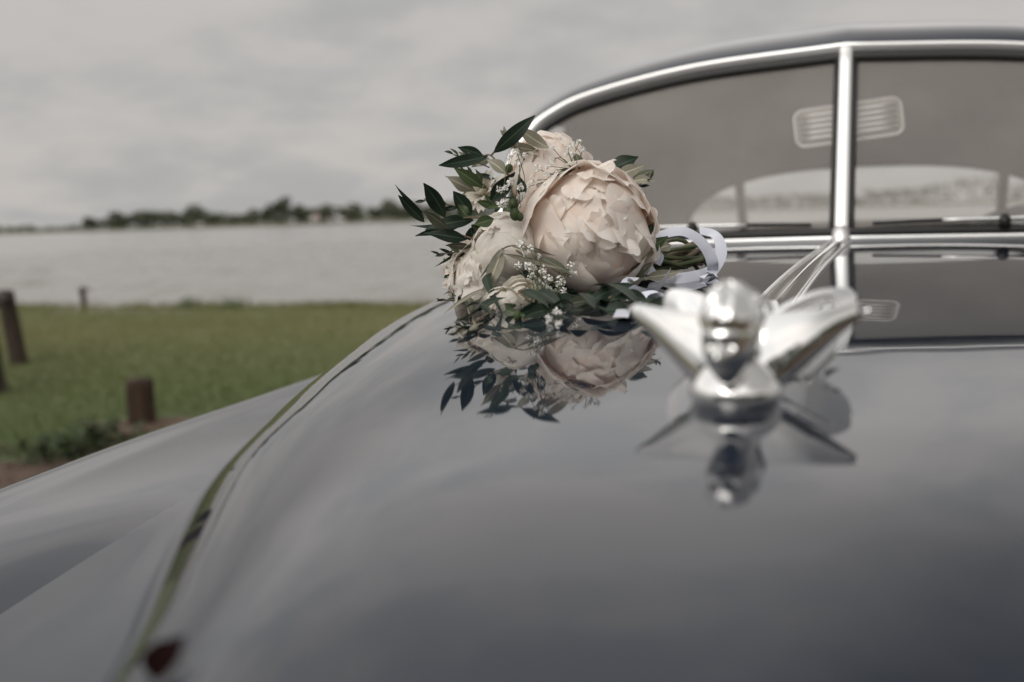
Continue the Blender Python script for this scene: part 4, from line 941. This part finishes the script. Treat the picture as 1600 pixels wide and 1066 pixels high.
spray((700, 900), [(640, 740), (665, 742), (690, 690), (730, 787), (710, 760), (760, 850), (795, 845), (715, 870), (775, 815), (800, 740), (845, 765), (630, 675), (600, 730), (785, 905), (770, 937), (740, 895), (800, 805), (780, 987), (690, 800), (745, 915), (660, 772), (605, 640), (655, 650), (700, 745), (735, 830), (785, 785), (830, 720), (735, 965), (800, 880)], .0042, 1.0)
# cut stems
for k_ in range(20):
    a = k_ / 19; b0 = B(965 + rb.uniform(-20, 15), 385 + 55 * a + rb.normal() * 8, 1.12 + rb.uniform(-.01, .02))
    b1 = B(1035 + 50 * rb.uniform(.5, 1), 374 + 52 * rb.permutation(20)[0] / 19, 1.17 + rb.uniform(-.015, .03)); md = (b0 + b1) / 2 + Vector(tuple(rb.normal(size=3) * .003))
    q = B(1105 + rb.uniform(-15, 8), 365 + 75 * rb.uniform(0, 1), 1.2) if k_ % 3 == 0 else b1 + (b1 - md) * .25
    MB().tube(catmull([b0, md, b1, q], 5), rb.uniform(.0016, .0028), 7).build('stem', TWIG if k_ % 2 else STEM, BQ)
# satin ribbon: strips with real loops
def Z2(cx, cy, d): return B(800 + cx / 4.442 - (14 if cy > 620 else 0), 300 + cy / 4.442, d)
def ribbon(pts, w, ang0, ang1):
    c = catmull([Z2(*p) for p in pts], 8); T = np.gradient(c, axis=0); T /= np.linalg.norm(T, axis=1)[:, None]; G = []; n = len(c)
    for i in range(n):
        s = np.cross(T[i], np.array(tuple(VIEW))); s /= np.linalg.norm(s) + 1e-9; nn_ = np.cross(s, T[i]); a = math.radians(ang0 + (ang1 - ang0) * i / (n - 1))
        s2 = s * math.cos(a) + nn_ * math.sin(a); G.append([c[i] + s2 * w * q + np.cross(s2, T[i]) * w * .10 * (1 - q * q) for q in np.linspace(-.5, .5, 6)])
    return G
RB = MB()
for pts, w, a0, a1 in (([(940, 330, 1.10), (1060, 296, 1.10), (1180, 278, 1.105), (1280, 325, 1.11), (1355, 410, 1.115), (1390, 500, 1.12), (1370, 560, 1.13), (1270, 592, 1.14), (1130, 608, 1.14), (990, 590, 1.13), (930, 500, 1.12)], .0125, 55, -38),
                       ([(1370, 570, 1.13), (1425, 490, 1.14), (1450, 410, 1.15), (1430, 330, 1.16), (1380, 290, 1.17), (1300, 275, 1.17)], .0125, 20, -50),
                       ([(1085, 560, 1.06), (1090, 640, 1.02), (1030, 690, .985), (940, 680, .98), (860, 640, .99), (840, 600, 1.01)], .0115, 64, 50),
                       ([(815, 880, .915), (850, 810, .92), (930, 745, .925), (1030, 715, .93), (1095, 745, .93), (1075, 790, .92), (980, 812, .912), (930, 820, .908)], .0110, 45, 68),
                       ([(1330, 585, 1.14), (1390, 592, 1.15), (1440, 612, 1.15)], .011, 60, 30),
                       ([(935, 470, 1.10), (980, 440, 1.09), (1020, 450, 1.09), (1000, 500, 1.09)], .010, 10, 30)):
    RB.grid(ribbon(pts, w, a0, a1))
RB.build('ribbon', SATIN_R, BQ)
